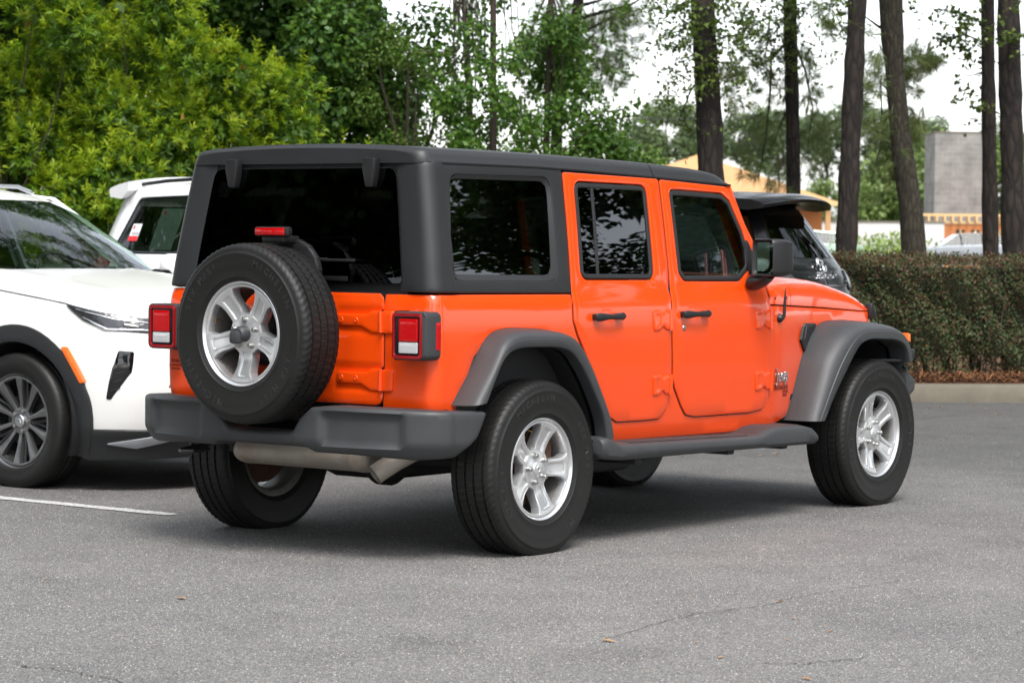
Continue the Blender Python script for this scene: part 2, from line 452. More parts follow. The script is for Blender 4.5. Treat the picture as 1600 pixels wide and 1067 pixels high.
# hairline cracks in the asphalt
CRACK = mat('crack_filler', (.045, .042, .038), .9)
def crack(pts, wd=.007):
    pts = np.array(pts, float); t = np.linspace(0, len(pts)-1, len(pts)*14); k = np.minimum(t.astype(int), len(pts)-2)
    p = pts[k]+(pts[k+1]-pts[k])*(t-k)[:, None]
    rg = np.random.default_rng(3); p = p+np.cumsum(rg.normal(0, .012, p.shape), 0)*.6
    ww = wd*rg.uniform(.2, 1., len(p))
    T = np.gradient(p, axis=0); T /= np.linalg.norm(T, axis=1, keepdims=True); Nn = np.stack([-T[:, 1], T[:, 0]], 1)
    z = np.full((len(p), 1), .004)
    P = np.stack([np.hstack([p-Nn*ww[:, None], z]), np.hstack([p+Nn*ww[:, None], z])], 1)
    return tag(MB().grid(P, flip=True).build('asphalt_crack', CRACK), kind='structure')
def gp(u, v):
    """the spot of the ground seen at a photo pixel"""
    d = (u-800)/FPX*CR+(533.5-v)/FPX*CU+CD; t = -CAM[2]/d[2]; q = CAM+t*d; return (q[0], q[1])
crack([gp(925, 1003), gp(1010, 980), gp(1090, 958), gp(1190, 943), gp(1290, 925), gp(1400, 906)], .003)
crack([gp(20, 1040), gp(90, 1046), gp(150, 1054), gp(185, 1070)], .004)
crack([gp(1430, 655), gp(1500, 648), gp(1560, 642), gp(1640, 639)], .006)
crack([gp(1180, 1036), gp(1260, 1038), gp(1340, 1026)], .004)

# island with kerb, straw and hedge on the right
KA, KB = np.array(gp(1345, 628)), np.array(gp(1900, 630))
KD = (KB-KA)/np.linalg.norm(KB-KA); KN = np.array([-KD[1], KD[0]])
if KN.dot(CD[:2]) < 0: KN = -KN
def isl(a, b): return KA+KD*a+KN*b
def kerb_path():
    pts = [isl(-1.2, 9.), isl(-1.2, 1.0)]
    for k in range(9):
        a = math.pi/2*k/8; pts.append(isl(-.2-1.0*math.cos(a), 1.0-1.0*math.sin(a)))
    pts += [isl(x, 0) for x in np.linspace(.6, 22, 40)]
    return np.array(pts)
kp = kerb_path(); T = np.gradient(kp, axis=0); T /= np.linalg.norm(T, axis=1, keepdims=True); Nn = np.stack([-T[:, 1], T[:, 0]], 1)
c0 = isl(4, 4); sg = np.sign(((c0-kp)*Nn).sum(1)); Nn *= np.where(sg == 0, 1, sg)[:, None]
prof = [(-.005, -.02), (0, .03), (.012, .125), (.03, .148), (.06, .155), (.19, .155), (.20, .10)]
P = np.array([[np.append(kp[i]+Nn[i]*a, z) for a, z in prof] for i in range(len(kp))])
tag(MB().grid(P).build('kerb', CONC), kind='structure')
nn = len(kp)
inner = np.array([np.append(kp[i]+Nn[i]*.19, .12) for i in range(nn)]); far = np.array([np.append(kp[i]+Nn[i]*.8 if i < 10 else kp[i]+Nn[i]*9., .17) for i in range(nn)])
mid = inner*.8+far*.2; mid[:, 2] = .17
tag(MB().grid(np.stack([inner, mid, far], 1)).build('planting_bed', SOIL), kind='structure')

# needles of pine straw over the bed edge
def straw(n, a0, a1, b0, b1, z0, zs, L=.16, name='pine_straw_litter'):
    a = rng.uniform(a0, a1, n); b = rng.uniform(b0, b1, n)
    c = KA+np.outer(a, KD)+np.outer(b, KN); c = np.hstack([c, (z0+rng.uniform(0, zs, n))[:, None]])
    an = rng.uniform(0, 2*np.pi, n); el = rng.normal(0, .22, n); ln = L*rng.uniform(.5, 1, n)
    d = np.stack([np.cos(an)*np.cos(el), np.sin(an)*np.cos(el), np.sin(el)], 1)
    s = np.cross(d, [0, 0, 1.]); s /= np.linalg.norm(s, axis=1, keepdims=True)+1e-9; s = s*.0035
    V = np.stack([c-d*ln[:, None]/2-s, c-d*ln[:, None]/2+s, c+d*ln[:, None]/2+s*.5, c+d*ln[:, None]/2-s*.5], 1).reshape(-1, 3)
    return tag(fast_mesh(name, V, np.arange(4*n).reshape(-1, 4), STRAW), label='rust brown pine needles strewn along the hedge foot behind the kerb', kind='stuff')
straw(9000, -.9, 9, .17, .95, .16, .09)

# dry leaves blown over the asphalt
def litter():
    P = [(283, 691+245, .05), (1190, 712, .035), (1172, 826, .03), (951, 1003, .05), (1127, 1028, .035), (1240, 967, .03), (1298, 987, .03), (1218, 941, .03), (1090, 1005, .02), (984, 933, .02), (1430, 690, .03),
         (1500, 672, .03), (1212, 710, .05), (1230, 1000, .02), (700, 925, .02), (1260, 1062, .04), (1560, 647, .05), (1540, 640, .05), (1470, 636, .05), (1585, 632, .04), (1450, 640, .04), (1520, 634, .05), (70, 910, .02), (900, 905, .02), (1080, 700, .05), (1065, 714, .04)]
    r2 = np.random.default_rng(11)
    for k in range(150):
        u = r2.uniform(0, 1600); v = r2.uniform(640, 1060)
        P.append((u, v, r2.uniform(.004, .011)))
    V = []; F = []
    for u, v, s in P:
        s *= .62; x, y = gp(u, v); a = r2.uniform(0, 6.28); c, sn = math.cos(a), math.sin(a)
        pts = [(-1, 0, .1), (-.3, .32, .25), (.5, .28, .2), (1, 0, .05), (.5, -.3, .3), (-.3, -.34, .22), (0, 0, .05)]
        n = len(V)
        for (px, py, pz) in pts: V.append((x+s*(px*c-py*sn), y+s*(px*sn+py*c), .004+s*pz*.6))
        for i in range(6): F.append((n+i, n+(i+1) % 6, n+6))
    return tag(fast_mesh('leaf_litter', np.array(V), np.array(F), mat('dry_leaf', (.30, .13, .045), .8, island=(.42, .24, .10))), label='scattered dry brown leaves on the grey asphalt', kind='stuff')
litter()

# loose chippings bedded in the worn surface, most where the picture is nearest
def chippings():
    r2 = np.random.default_rng(77); C = []; Rr = []
    for d0, d1, dens, ra, rb in ((7.6, 11.5, 5200, .0022, .0050), (11.5, 16, 2600, .0026, .0054), (16, 23.2, 500, .003, .006)):
        hw = lambda d: d*800/FPX+.9
        n = int(dens*(d1-d0)*(hw(d0)+hw(d1)))
        d = r2.uniform(d0, d1, n); x = r2.uniform(-1, 1, n)*hw(d)
        f = np.array([CD[0], CD[1]])/np.hypot(CD[0], CD[1]); g = np.array([f[1], -f[0]])
        C.append(CAM[:2]+np.outer(d, f)+np.outer(x, g)); Rr.append(r2.uniform(ra, rb, n))
    C = np.concatenate(C); Rr = np.concatenate(Rr); n = len(C); a = r2.uniform(0, 6.28, n)
    V = np.zeros((n, 5, 3))
    for k in range(4):
        q = a+k*math.pi/2+r2.normal(0, .25, n); rr = Rr*r2.uniform(.75, 1.2, n); V[:, k, 0] = C[:, 0]+rr*np.cos(q); V[:, k, 1] = C[:, 1]+rr*np.sin(q); V[:, k, 2] = -.001
    V[:, 4, :2] = C+r2.normal(0, .25, (n, 2))*Rr[:, None]; V[:, 4, 2] = Rr*r2.uniform(.35, .75, n)
    F = (np.arange(n)*5)[:, None, None]+np.array([[0, 1, 4], [1, 2, 4], [2, 3, 4], [3, 0, 4]])[None]
    m = bpy.data.materials.new('asphalt_chippings'); m.use_nodes = True; t = m.node_tree; p = t.nodes['Principled BSDF']; ge = t.nodes.new('ShaderNodeNewGeometry'); cr = t.nodes.new('ShaderNodeValToRGB')
    st = [(0, (.06, .06, .063)), (.16, (.13, .135, .15)), (.17, (.16, .14, .12)), (.35, (.13, .129, .128)), (.62, (.20, .196, .19)), (.88, (.28, .272, .258)), (.975, (.42, .405, .38)), (1., (.42, .27, .17))]
    e = cr.color_ramp.elements
    while len(e) < len(st): e.new(.5)
    for k, (q, c) in enumerate(st): e[k].position = q; e[k].color = (*c, 1)
    t.links.new(ge.outputs['Random Per Island'], cr.inputs[0]); tx = t.nodes.new('ShaderNodeTexCoord'); mm = t.nodes.new('ShaderNodeMix'); mm.data_type = 'RGBA'; mm.blend_type = 'MULTIPLY'; mm.inputs[0].default_value = 1.; t.links.new(cr.outputs[0], mm.inputs[6]); t.links.new(painted_shade(t, tx.outputs['Object']), mm.inputs[7]); t.links.new(mm.outputs[2], p.inputs['Base Color']); p.inputs['Roughness'].default_value = .75  # chippings carry the same painted shade in their colour
    return tag(fast_mesh('asphalt_chippings', V.reshape(-1, 3), F.reshape(-1, 3), m), label='worn stone chippings of the grey asphalt surface', kind='stuff')
chippings()
# ------------------------------------------------------------------ wheels
def offs(p, d):
    p = np.asarray(p); return offset(p if area(p) > 0 else p[::-1], d)
def wheel_holes(n=5, spoke=.0405, r0=.094, r1=.2045, phase=0.):
    H = []
    for k in range(n):
        a0 = phase+2*np.pi*k/n; a1 = phase+2*np.pi*(k+1)/n
        pts = []
        def on(a, r, sgn, wd): # point beside a spoke's centre line
            t = math.sqrt(max(r*r-wd*wd, 0)); return (t*math.cos(a)-sgn*wd*math.sin(a), t*math.sin(a)+sgn*wd*math.cos(a))
        def spw(r): return spoke+.012*smooth01((r-.16)/.04)-.002*smooth01((.12-r)/.04)
        for r in (r0, .12, .15, .178): pts.append(on(a0, r, 1, float(spw(r))))
        b0 = math.atan2(*on(a0, r1, 1, float(spw(r1)))[::-1]); b1 = math.atan2(*on(a1, r1, -1, float(spw(r1)))[::-1])
        while b1 < b0: b1 += 2*math.pi
        for q in np.linspace(b0+.04, b1-.04, 6): pts.append((r1*math.cos(q), r1*math.sin(q)))
        for r in (.178, .15, .12, r0): pts.append(on(a1, r, -1, float(spw(r))))
        H.append(fillet(pts, [.006]+[.0]*3+[.006]+[0]*4+[.006]+[0]*3+[.006], 3))
    return H

def make_rim(name='rim'):
    """five broad spokes with a sunk panel each, in a deep barrel; outer side faces -y"""
    mb = MB(); ph = math.pi/2+math.pi/5-.25
    mb.lathe([(.2185, .094), (.2215, .099), (.2255, .1035), (.2285, .1055), (.2305, .104), (.231, .098), (.2285, .09)], 72)     # lip
    mb.mat_slot(1).lathe([(.2185, .094), (.211, .078), (.205, .06), (.2, .02), (.196, -.02), (.19, -.06), (.2, -.09), (.222, -.1), (.231, -.1)], 72).mat_slot(0)     # barrel
    def surf(s, t, d=0):
        r = np.hypot(s, t); y = .080-.010*smooth01((r-.02)/.06)+.026*smooth01((r-.10)/.115)
        return np.stack([s, -(y+np.asarray(d)), t], -1)
    circ = [(.219*math.cos(a), .219*math.sin(a)) for a in np.linspace(0, 2*np.pi, 96, endpoint=False)]
    trays = []
    for k in range(5):
        c = ph+2*np.pi*k/5; cc, ss = math.cos(c), math.sin(c)
        trays.append(fillet([(u*cc-v*ss, u*ss+v*cc) for u, v in ((.084, -.0165), (.183, -.0205), (.183, .0205), (.084, .0165))], .003, 3))
    panel(mb, circ, surf, wheel_holes(phase=ph)+trays, r=.0055, th=.045, step=.008)
    for q in trays: panel(mb, offs(q, -.002), surf, d=-.0075, r=0, th=.02, step=.012)
    return mb, ph

def make_nuts(ph):
    out = []
    for k in range(5):
        a = ph+math.pi/5+2*np.pi*k/5; x, z = .0625*math.cos(a), .0625*math.sin(a)
        mb = MB(); M = Matrix.Translation((x, 0, z))
        mb.lathe([(.0155, .060), (.0145, .0705), (.0115, .071), (.0112, .088), (.0085, .093), (.0, .095)], 12, M); out.append(mb)
    return out

TYRE_R = .397
def make_tyre(squash=True):
    # cross-section from inner bead over the tread to the outer bead (radius, offset toward -y)
    half = [(.228, .103), (.236, .109), (.246, .1125), (.250, .1165), (.256, .1165), (.262, .1150), (.29, .1215), (.318, .1245), (.338, .1240), (.345, .1262), (.353, .1258), (.358, .1215), (.366, .1185), (.374, .1165), (.381, .1125), (.388, .106), (.3925, .098), (.3945, .090),
            (.3955, .079), (.3956, .0785), (.387, .0765), (.387, .0685), (.3965, .0665), (.3968, .040), (.3968, .0285), (.388, .0265), (.388, .0185), (.397, .0165), (.397, .0)]
    prof = [(r, -o) for r, o in half]+[(r, o) for r, o in half[::-1][1:]]
    prof = np.array(prof); NS = 76*4
    zone = (prof[:, 0] > .375)
    tread = (prof[:, 0] > .392)
    sh = zone & ~tread
    o = prof[:, 1]
    ph = np.round(np.abs(o)*1000/9).astype(int)
    def mod(i, p):
        k = (i+ph) % 4
        d = np.where(tread & (k == 0), -.0042, 0.)
        d = np.where(sh & (i % 4 == 0), -.0035, d)
        return d
    mb = MB(); mb.lathe(prof, NS, mod=mod)
    if squash:
        for V in mb.V:
            hub = -.3804; z = V[:, 2]; low = z < hub
            over = np.where(low, hub-z, 0); V[:, 2] = np.where(low, hub+over*.04, z)
            near = smooth01((-z-.24)/.13); V[:, 1] *= 1+.05*near
    return mb
def tyre_text(squash=True):
    mb = MB()
    def arc(word, R, c0, size, gap=1.0, r2=None):
        adv = size*.74*gap; n = len(word)
        for i, ch in enumerate(word):
            if ch == ' ': continue
            a = c0-(i-(n-1)/2)*adv/R
            rad = np.array([math.cos(a), 0, math.sin(a)]); tan = np.array([math.sin(a), 0, -math.cos(a)])
            text_on(mb, ch, size, rad*(R-size*.35)+np.array([0, -.1232, 0]), tan, rad+np.array([0, -.02, 0]), .0016, bold=.008)
    arc('MICHELIN', .322, math.pi/2, .042, 1.2); arc('MICHELIN', .322, -math.pi/2, .042, 1.2)
    arc('LTX M/S\u00b2', .320, 0, .040, 1.15); arc('LTX M/S\u00b2', .320, math.pi, .040, 1.15)
    return mb
RIM_MB, RIM_PH = make_rim()
_proto = {}
def jeep_wheel(name, parent, loc, rz, spin, squash=True, label=None, lrot=.1):
    """wheel (> tyre, rim, lug_nut, centre_cap, brake_disc); shares its meshes between copies"""
    w = empty(name, loc, rz, parent); w.rotation_euler = (0, 0, rz)
    if label: w['label'] = label
    sp = 'road' if squash else 'spare'
    if sp not in _proto:
        t = make_tyre(squash).build('tyre', RUBBER, angle=32); tx = tyre_text().build('sidewall_lettering', RUBTXT, angle=30)
        _proto[sp] = (t.data, tx.data); bpy.data.objects.remove(t); bpy.data.objects.remove(tx)
    if 'rim' not in _proto:
        a = RIM_MB.build('rim', [SILVER, BARREL], angle=30)
        cp = MB(); cp.lathe([(.034, .066), (.034, .081), (.031, .0845), (.02, .0865), (0, .0875)], 32)
        b = cp.build('centre_cap', SILVER, angle=30)
        lg = MB(); text_on(lg, 'Jeep', .019, (0, -.0868, -.006), (1, 0, 0), (0, 0, 1), .001, bold=.012); l = lg.build('cap_lettering', CHROME)
        ns = [m.build('lug_nut', STEEL, angle=30) for m in make_nuts(RIM_PH)]
        v = MB(); v.tube([(.186*math.cos(RIM_PH+.66), -.055, .186*math.sin(RIM_PH+.66)), (.178*math.cos(RIM_PH+.66), -.085, .178*math.sin(RIM_PH+.66))], [.004, .0035], 8); v_ = v.build('valve_stem', BRASS)
        dk = MB(); dk.lathe([(.05, .0), (.165, .0), (.165, -.022), (.06, -.022)], 48); dk.lathe([(0, .045), (.07, .045), (.075, .0)], 32)
        dk.box((.12, .0, .05), (.10, .07, .16), r=.015); d = dk.build('brake_disc', RUST, angle=30)
        _proto['rim'] = [(o.name.split('.')[0], o.data) for o in [a, b, l, v_, d]+ns]
        for o in [a, b, l, v_, d]+ns: bpy.data.objects.remove(o)
    link('tyre', _proto[sp][0], w)
    e = link('sidewall_lettering', _proto[sp][1], w); e.rotation_euler = (0, lrot, 0)
    for nm, me in _proto['rim']:
        if nm == 'brake_disc' and not squash: continue
        if nm in ('centre_cap', 'cap_lettering') and not squash: continue
        link(nm, me, w).rotation_euler = (0, 0 if nm == 'brake_disc' else spin, 0)
    return w

# ------------------------------------------------------------------ the orange four-door off-roader
J = thing('off_road_car', 'orange four-door off-road car with black hard top and a spare wheel on its tailgate', 'car')
W0, XR, RC = .81, -.65, .055
WZ = ([.40, .55, .8, 1.0, 1.12, 1.17, 1.30, 1.5, 1.7, 1.8], [.775, .795, .81, .81, .803, .79, .772, .738, .70, .68])
LZ = ([.4, .6, .7, 1.1, 1.17, 1.3, 1.7, 1.8], [.03, .012, 0, 0, .01, .02, .062, .075])
TX = ([2.10, 2.2, 2.35, 2.6, 3.0, 3.4], [1, .985, .95, .885, .815, .775])
DS = -(XR+.085)+.085*np.pi/2+W0-.085; S1 = -(XR+RC); S2 = S1+RC*np.pi/2; SC = S2+W0-RC; S3 = SC+W0-RC
def jbase(s, z):
    s = np.asarray(s, float); z = np.asarray(z, float)*np.ones_like(s)
    m = s > SC; q = np.where(m, 2*SC-s, s)
    a = np.clip((q-S1)/RC, 0, np.pi/2)
    x = np.where(q <= S1, -q, XR+RC-RC*np.sin(a)); y = np.where(q < S2, -(W0-RC)-RC*np.cos(a), -(W0-RC)+(q-S2))
    y = y*np.interp(z, *WZ)/W0*np.interp(x, *TX)
    return np.stack([x+np.interp(z, *LZ)*np.clip((q-(S1-.09))/.09, 0, 1), np.where(m, -y, y), z], -1)
def js(s, z, d=0):
    s = np.asarray(s, float); z = np.asarray(z, float)*np.ones_like(s); e = 1e-3
    p = jbase(s, z); t = jbase(s+e, z)-jbase(s-e, z); u = jbase(s, z+e*5)-jbase(s, z-e*5)
    n = np.cross(u, t); n /= np.linalg.norm(n, axis=-1, keepdims=True)
    return p+n*(np.asarray(d, float)*np.ones_like(s))[..., None]

ARCH_R = [(.475, .60), (.443, .70), (.347, .869), (.284, .916), (.203, .928), (-.096, .92), (-.192, .892), (-.293, .788), (-.409, .621), (-.44, .54), (-.46, .40)]
# body side: tub, pillars' feet, sill and cowl in one pressing
side = [(SC-.5205, .662), (.55, .664)]+[(a_*1.0+(.03 if a_ > 0 else -.03), b_+.02) for a_, b_ in ARCH_R[:-1]]+[(-.56, .50), (-.70, .462), (-1.7, .448), (-2.10, .46), (-2.31, .50), (-2.62, .74), (-2.76, .86), (-3.36, .90), (-3.36, 1.022), (-2.74, 1.053), (-2.06, 1.08), (-2.05, 1.13), (-.36, 1.13), (-.352, 1.155), (.60, 1.163), (SC-.5355, 1.160), (SC-.5185, 1.10)]
mb = MB(); panel(mb, side, js, d=0, r=.006, th=.03, step=.06, lines=np.linspace(S1-.006, S2+.006, 9)); both(mb, 'body_side', ORANGE, J)
RD = fillet([(-.402, 1.714), (-.355, 1.158), (-.354, 1.03), (-.385, .965), (-.50, .80), (-.60, .655), (-.66, .578), (-.72, .551), (-.945, .548), (-1.075, .550), (-1.135, .60), (-1.152, .70), (-1.148, 1.03), (-1.155, 1.17), (-1.178, 1.700)], [.02, .02, .05, .05, .05, .05, .05, .05, .05, .06, .06, .05, .05, .05, .02])
FD = fillet([(-1.190, 1.698), (-1.166, 1.17), (-1.158, 1.03), (-1.172, .74), (-1.195, .69), (-1.26, .603), (-1.305, .557), (-1.385, .545), (-1.88, .542), (-2.01, .555), (-2.05, .61), (-2.052, 1.06), (-2.03, 1.19), (-1.955, 1.41), (-1.775, 1.675)], [.02, .03, .05, .03, .05, .05, .05, .05, .05, .06, .06, .05, .05, .05, .03])
RW = fillet([(-.482, 1.668), (-1.062, 1.662), (-1.030, 1.220), (-.440, 1.224)], .05, 8)
FW = fillet([(-1.262, 1.645), (-1.345, 1.646), (-1.72, 1.636), (-1.785, 1.60), (-1.865, 1.45), (-1.895, 1.36), (-1.888, 1.268), (-1.79, 1.208), (-1.29, 1.212), (-1.252, 1.25)], [.03, .02, .05, .03, .02, .03, .05, .04, .06, .04])
def ring(mb, outer, inner, surf, d, r, th, step=.08): return panel(mb, outer, surf, [inner], d=d, r=r, th=th, step=step)
def door_relief(s, z):      # the pressed swage under the windows
    return -.006*smooth01((z-1.125)/.03)*smooth01((1.235-z)/.06)
for O, Wn, hx, hinges, key in ((RD, RW, -.605, ((-1.065, 1.024), (-1.075, .715)), False), (FD, FW, -1.335, ((-1.975, 1.012), (-1.990, .702)), True)):
    for mir in (False, True):
        sl = MB(); panel(sl, offs(O, -.0045), js, [offs(O, .012)], d=.002, r=0, th=.02, step=.09)
        mb = MB(); panel(mb, O, js, [offs(Wn, -.006)], d=.009, r=.006, th=.012, step=.05, relief=door_relief)
        dr = mb.build('door', ORANGE, J, mirror=mir)
        sl.build('door_gap_seal', BLACKP, dr, mirror=mir)
        k = MB(); ring(k, Wn, offs(Wn, .022), js, .007, .004, .012); k.build('window_seal', SEAL, dr, mirror=mir)
        g = MB(); panel(g, offs(Wn, .018), js, d=.0, r=0, th=.0, step=.12); g.build('window_glass', G_PRIV if not key else G_TINT, dr, mirror=mir)
        if not key:
            b = MB(); panel(b, [(-.612, 1.655), (-.632, 1.655), (-.590, 1.23), (-.570, 1.23)], js, d=.004, r=.002, th=.01, step=.1); b.build('window_divider', SEAL, dr, mirror=mir)
        else:
            b = MB(); panel(b, fillet([(-1.88, 1.43), (-1.955, 1.30), (-1.94, 1.255), (-1.88, 1.23), (-1.87, 1.3)], .015), js, d=.018, r=.006, th=.02, step=.05); b.build('mirror_sail', BLACKP, dr, mirror=mir)
        # handle: a strap on two feet over a pressed cup
        h = MB(); z0 = 1.047
        p = lambda s, z, d: js(np.array([s]), np.array([z]), d)[0]
        rows = []
        for t in np.linspace(0, 1, 15):
            s = hx-.118+.236*t; lift = .030+.014*math.sin(math.pi*t); hh = .0125+.0065*float(smooth01(abs(t-.45)/.3-.35))
            c = p(s, z0-.002*t, .012+lift-.01); n = np.array([0, -1, 0.])
            e = .0095
            if t in (0, 1): hh *= .55
            rows.append([c+np.array([0, -e*math.cos(a), hh*math.sin(a)]) for a in np.linspace(0, 2*np.pi, 12, endpoint=False)])
        h.grid(rows, closed_v=True)
        h.add(rows[0], [list(range(12))[::-1]]); h.add(rows[-1], [list(range(12))])
        for s in (hx-.088, hx+.088): h.box(p(s, z0, .02), (.05, .032, .030), r=.008)
        h.build('door_handle', BLACKP, dr, mirror=mir)
        cup = MB()
        panel(cup, fillet([(hx-.05, 1.022), (hx+.05, 1.022), (hx+.052, 1.062), (hx+.03, 1.082), (hx-.03, 1.082), (hx-.052, 1.062)], .015), js, d=.0105, r=.001, th=.003, step=.012,
              relief=lambda s, z: -.014*smooth01(1-np.hypot((s-hx)/.055, (z-1.05)/.034)))
        cup.build('handle_cup', ORANGE, dr, mirror=mir)
        if key and not mir:
            kb = MB(); q = p(-1.251, .983, .009); kb.lathe([(0, .006), (.008, .006), (.0115, .003), (.0125, 0)], 20, Matrix.Translation(q) @ Matrix.Diagonal((1, 1, 1.35, 1))); kb.build('key_lock', STEEL, dr)
        for (sx, zc) in hinges:
            hb = MB()
            panel(hb, fillet([(sx+.075, zc-.052), (sx+.078, zc+.045), (sx+.03, zc+.050), (sx-.005, zc+.034), (sx-.030, zc+.045), (sx-.074, zc+.045), (sx-.074, zc-.048), (sx-.03, zc-.047), (sx-.005, zc-.03), (sx+.03, zc-.05)], .012, 4), js, d=.0175, r=.008, th=.010, step=.012, relief=lambda s, z, sx=sx, zc=zc: -.004*smooth01((s-sx-.012)/.01)*smooth01((.066-s+sx)/.01)*smooth01((.036-np.abs(z-zc))/.008))
            pn = [p(sx-.066, zc+t, .016) for t in (-.050, .047)]; hb.tube(pn, .0105, 12)
            hb.build('door_hinge', ORANGE, dr, mirror=mir)

# hard top: sides, corners, header over the rear glass, roof and front roof panel
HW = fillet([(.432, 1.684), (-.300, 1.688), (-.262, 1.216), (.515, 1.223)], .06, 8)
HG = fillet([(.430, 1.668), (-.285, 1.671), (-.232, 1.243), (.503, 1.250)], .05, 8)
hs_o = [(-.352, 1.160), (.60, 1.169), (SC-.6235, 1.171), (SC-.6235, 1.742), (-.36, 1.742), (-.40, 1.724)]
def ht_relief(s, z):    # corner post bows out beyond its shut line
    return .010*smooth01((s-.487)/.012)*smooth01((SC-.6335-s)/.08)
mb = MB(); panel(mb, hs_o, js, [HW], d=.004, r=.006, th=.03, step=.035, relief=ht_relief, lines=np.r_[S1-.09, S1-.06, S1-.03, np.linspace(S1-.008, S2+.008, 10)]); both(mb, 'hardtop_side', HARDTOP, J)
for mir in (False, True):
    mb = MB()       # sloping reveal round the quarter glass
    a, b = resample(HW, .05), None
    A = np.array(HW); Bq = np.array(HG); c = A.mean(0)
    n = 60
    def loop(P):
        L = np.r_[0, np.cumsum(np.linalg.norm(np.roll(P, -1, 0)-P, axis=1))]; t = np.linspace(0, L[-1], n, endpoint=False); Q = np.vstack([P, P[:1]])
        return np.stack([np.interp(t, L, Q[:, 0]), np.interp(t, L, Q[:, 1])], 1)
    la, lb = loop(A), loop(Bq)
    mb.grid([js(la[:, 0], la[:, 1], .001), js(lb[:, 0], lb[:, 1], -.010), js(lb[:, 0], lb[:, 1], -.016)], closed_v=True)
    q = mb.build('window_reveal', HARDTOP, J, mirror=mir)
    g = MB(); panel(g, offs(HG, -.004), js, d=-.012, r=0, th=0, step=.12); g.build('quarter_glass', G_PRIV, J, mirror=mir)
mb = MB(); panel(mb, [(SC-.6515, 1.685), (SC+.6515, 1.685), (SC+.6515, 1.76), (SC-.6515, 1.76)], js, d=-.004, r=.005, th=.03, step=.05); mb.build('rear_header', HARDTOP, J)
mb = MB(); panel(mb, [(SC-.653, 1.150), (SC+.653, 1.150), (SC+.653, 1.235), (SC-.653, 1.235)], js, d=-.010, r=.004, th=.03, step=.06); mb.build('rear_glass_ledge', BLACKP, J)
RGo = fillet([(SC-.6375, 1.207), (SC+.6375, 1.207), (SC+.6235, 1.706), (SC-.6235, 1.706)], [.02, .02, .05, .05])
RG = MB(); panel(RG, RGo, js, d=.012, r=0, th=0, step=.15); rg_ = RG.build('rear_glass', G_REAR, J)
mb = MB(); panel(mb, offs(RGo, -.003), js, [offs(RGo, .03)], d=.010, r=.001, th=.012, step=.1); mb.build('glass_border', GLOSSB, rg_)
mb = MB(); panel(mb, [(SC-.32, 1.212), (SC+.32, 1.212), (SC+.32, 1.232), (SC-.32, 1.232)], js, d=.016, r=.001, th=.006, step=.1); mb.build('glass_seal', BLACKP, rg_)
for y in (.40, -.42):
    h = MB(); s = SC+y
    h.prism([(-.030, 0), (.040, 0), (.040, -.055), (.028, -.10), (.022, -.128), (-.018, -.128), (-.026, -.08), (-.030, -.05)], -.642, -.598, axis=0, r=.007, M=Matrix.Translation((0, y, 1.752)))
    h.build('glass_hinge', BLACKP, rg_)
wp = MB(); wp.tube([(-.665, -.10, 1.30), (-.70, -.13, 1.304), (-.70, -.24, 1.305)], [.012, .011, .008], 8); wp.box((-.693, -.255, 1.304), (.012, .27, .013), r=.004); wp.build('rear_wiper', BLACKP, J)

XE = -.603
def roof_rows(xs):
    rows = []
    for x in xs:
        zl = np.interp(x, [-.66, .33, 1.13, 1.81, 1.9], [1.732, 1.731, 1.708, 1.684, 1.681])
        zt = np.interp(x, [-.70, -.603, -.592, -.57, .33, 1.11, 1.50, 1.63, 1.72, 1.77, 1.805, 1.822], [1.74, 1.772, 1.782, 1.791, 1.786, 1.771, 1.758, 1.749, 1.736, 1.717, 1.698, 1.687])
        zl = min(zl, zt-.004)
        cr = .034*np.interp(x, [-.66, -.3, 1.4, 1.86], [.8, 1, .9, .35])
        k = 1.0 if x > XE+.062 else (.69-.062+.062*math.sqrt(max(0, 1-((XE+.062-x)/.062)**2)))/.69
        wl, wt = np.interp(zl, *WZ)+.006, np.interp(zt, *WZ)-.004
        h = zt-zl
        half = [(wl-.03, zl-.002), (wl+.002, zl-.003), (wl+.004, zl+.004), (wl+(wt-wl)*.55+.001, zl+h*.55), (wt+.004, zt-.012), (wt-.008, zt-.002), (wt-.03, zt+.004), (wt-.10, zt+cr*.45), (.4, zt+cr*.75), (.2, zt+cr*.95), (0, zt+cr)]
        rows.append([(x, -y*k, z) for y, z in half]+[(x, y*k, z) for y, z in half[::-1][1:]])
    return rows
def capped(mb, rows):
    mb.grid(rows); mb.add(rows[0], [list(range(len(rows[0])))]); mb.add(rows[-1], [list(range(len(rows[-1])))[::-1]])
mb = MB(); capped(mb, roof_rows([-.603, -.602, -.598, -.59, -.575, -.56, -.54, -.50, -.2, .2, .6, .9, 1.12, 1.128, 1.132])); mb.build('hardtop_roof', HARDTOP, J)
mb = MB(); capped(mb, roof_rows([1.139, 1.143, 1.152, 1.3, 1.5, 1.6, 1.66, 1.72, 1.76, 1.79, 1.81, 1.822])); mb.build('front_roof_panel', HARDTOP, J)
mb = MB(); panel(mb, [(.492, 1.17), (.497, 1.17), (.486, 1.74), (.481, 1.74)], js, d=.0075, r=0, th=.002, step=.1); both(mb, 'hardtop_seam', DARK, J)

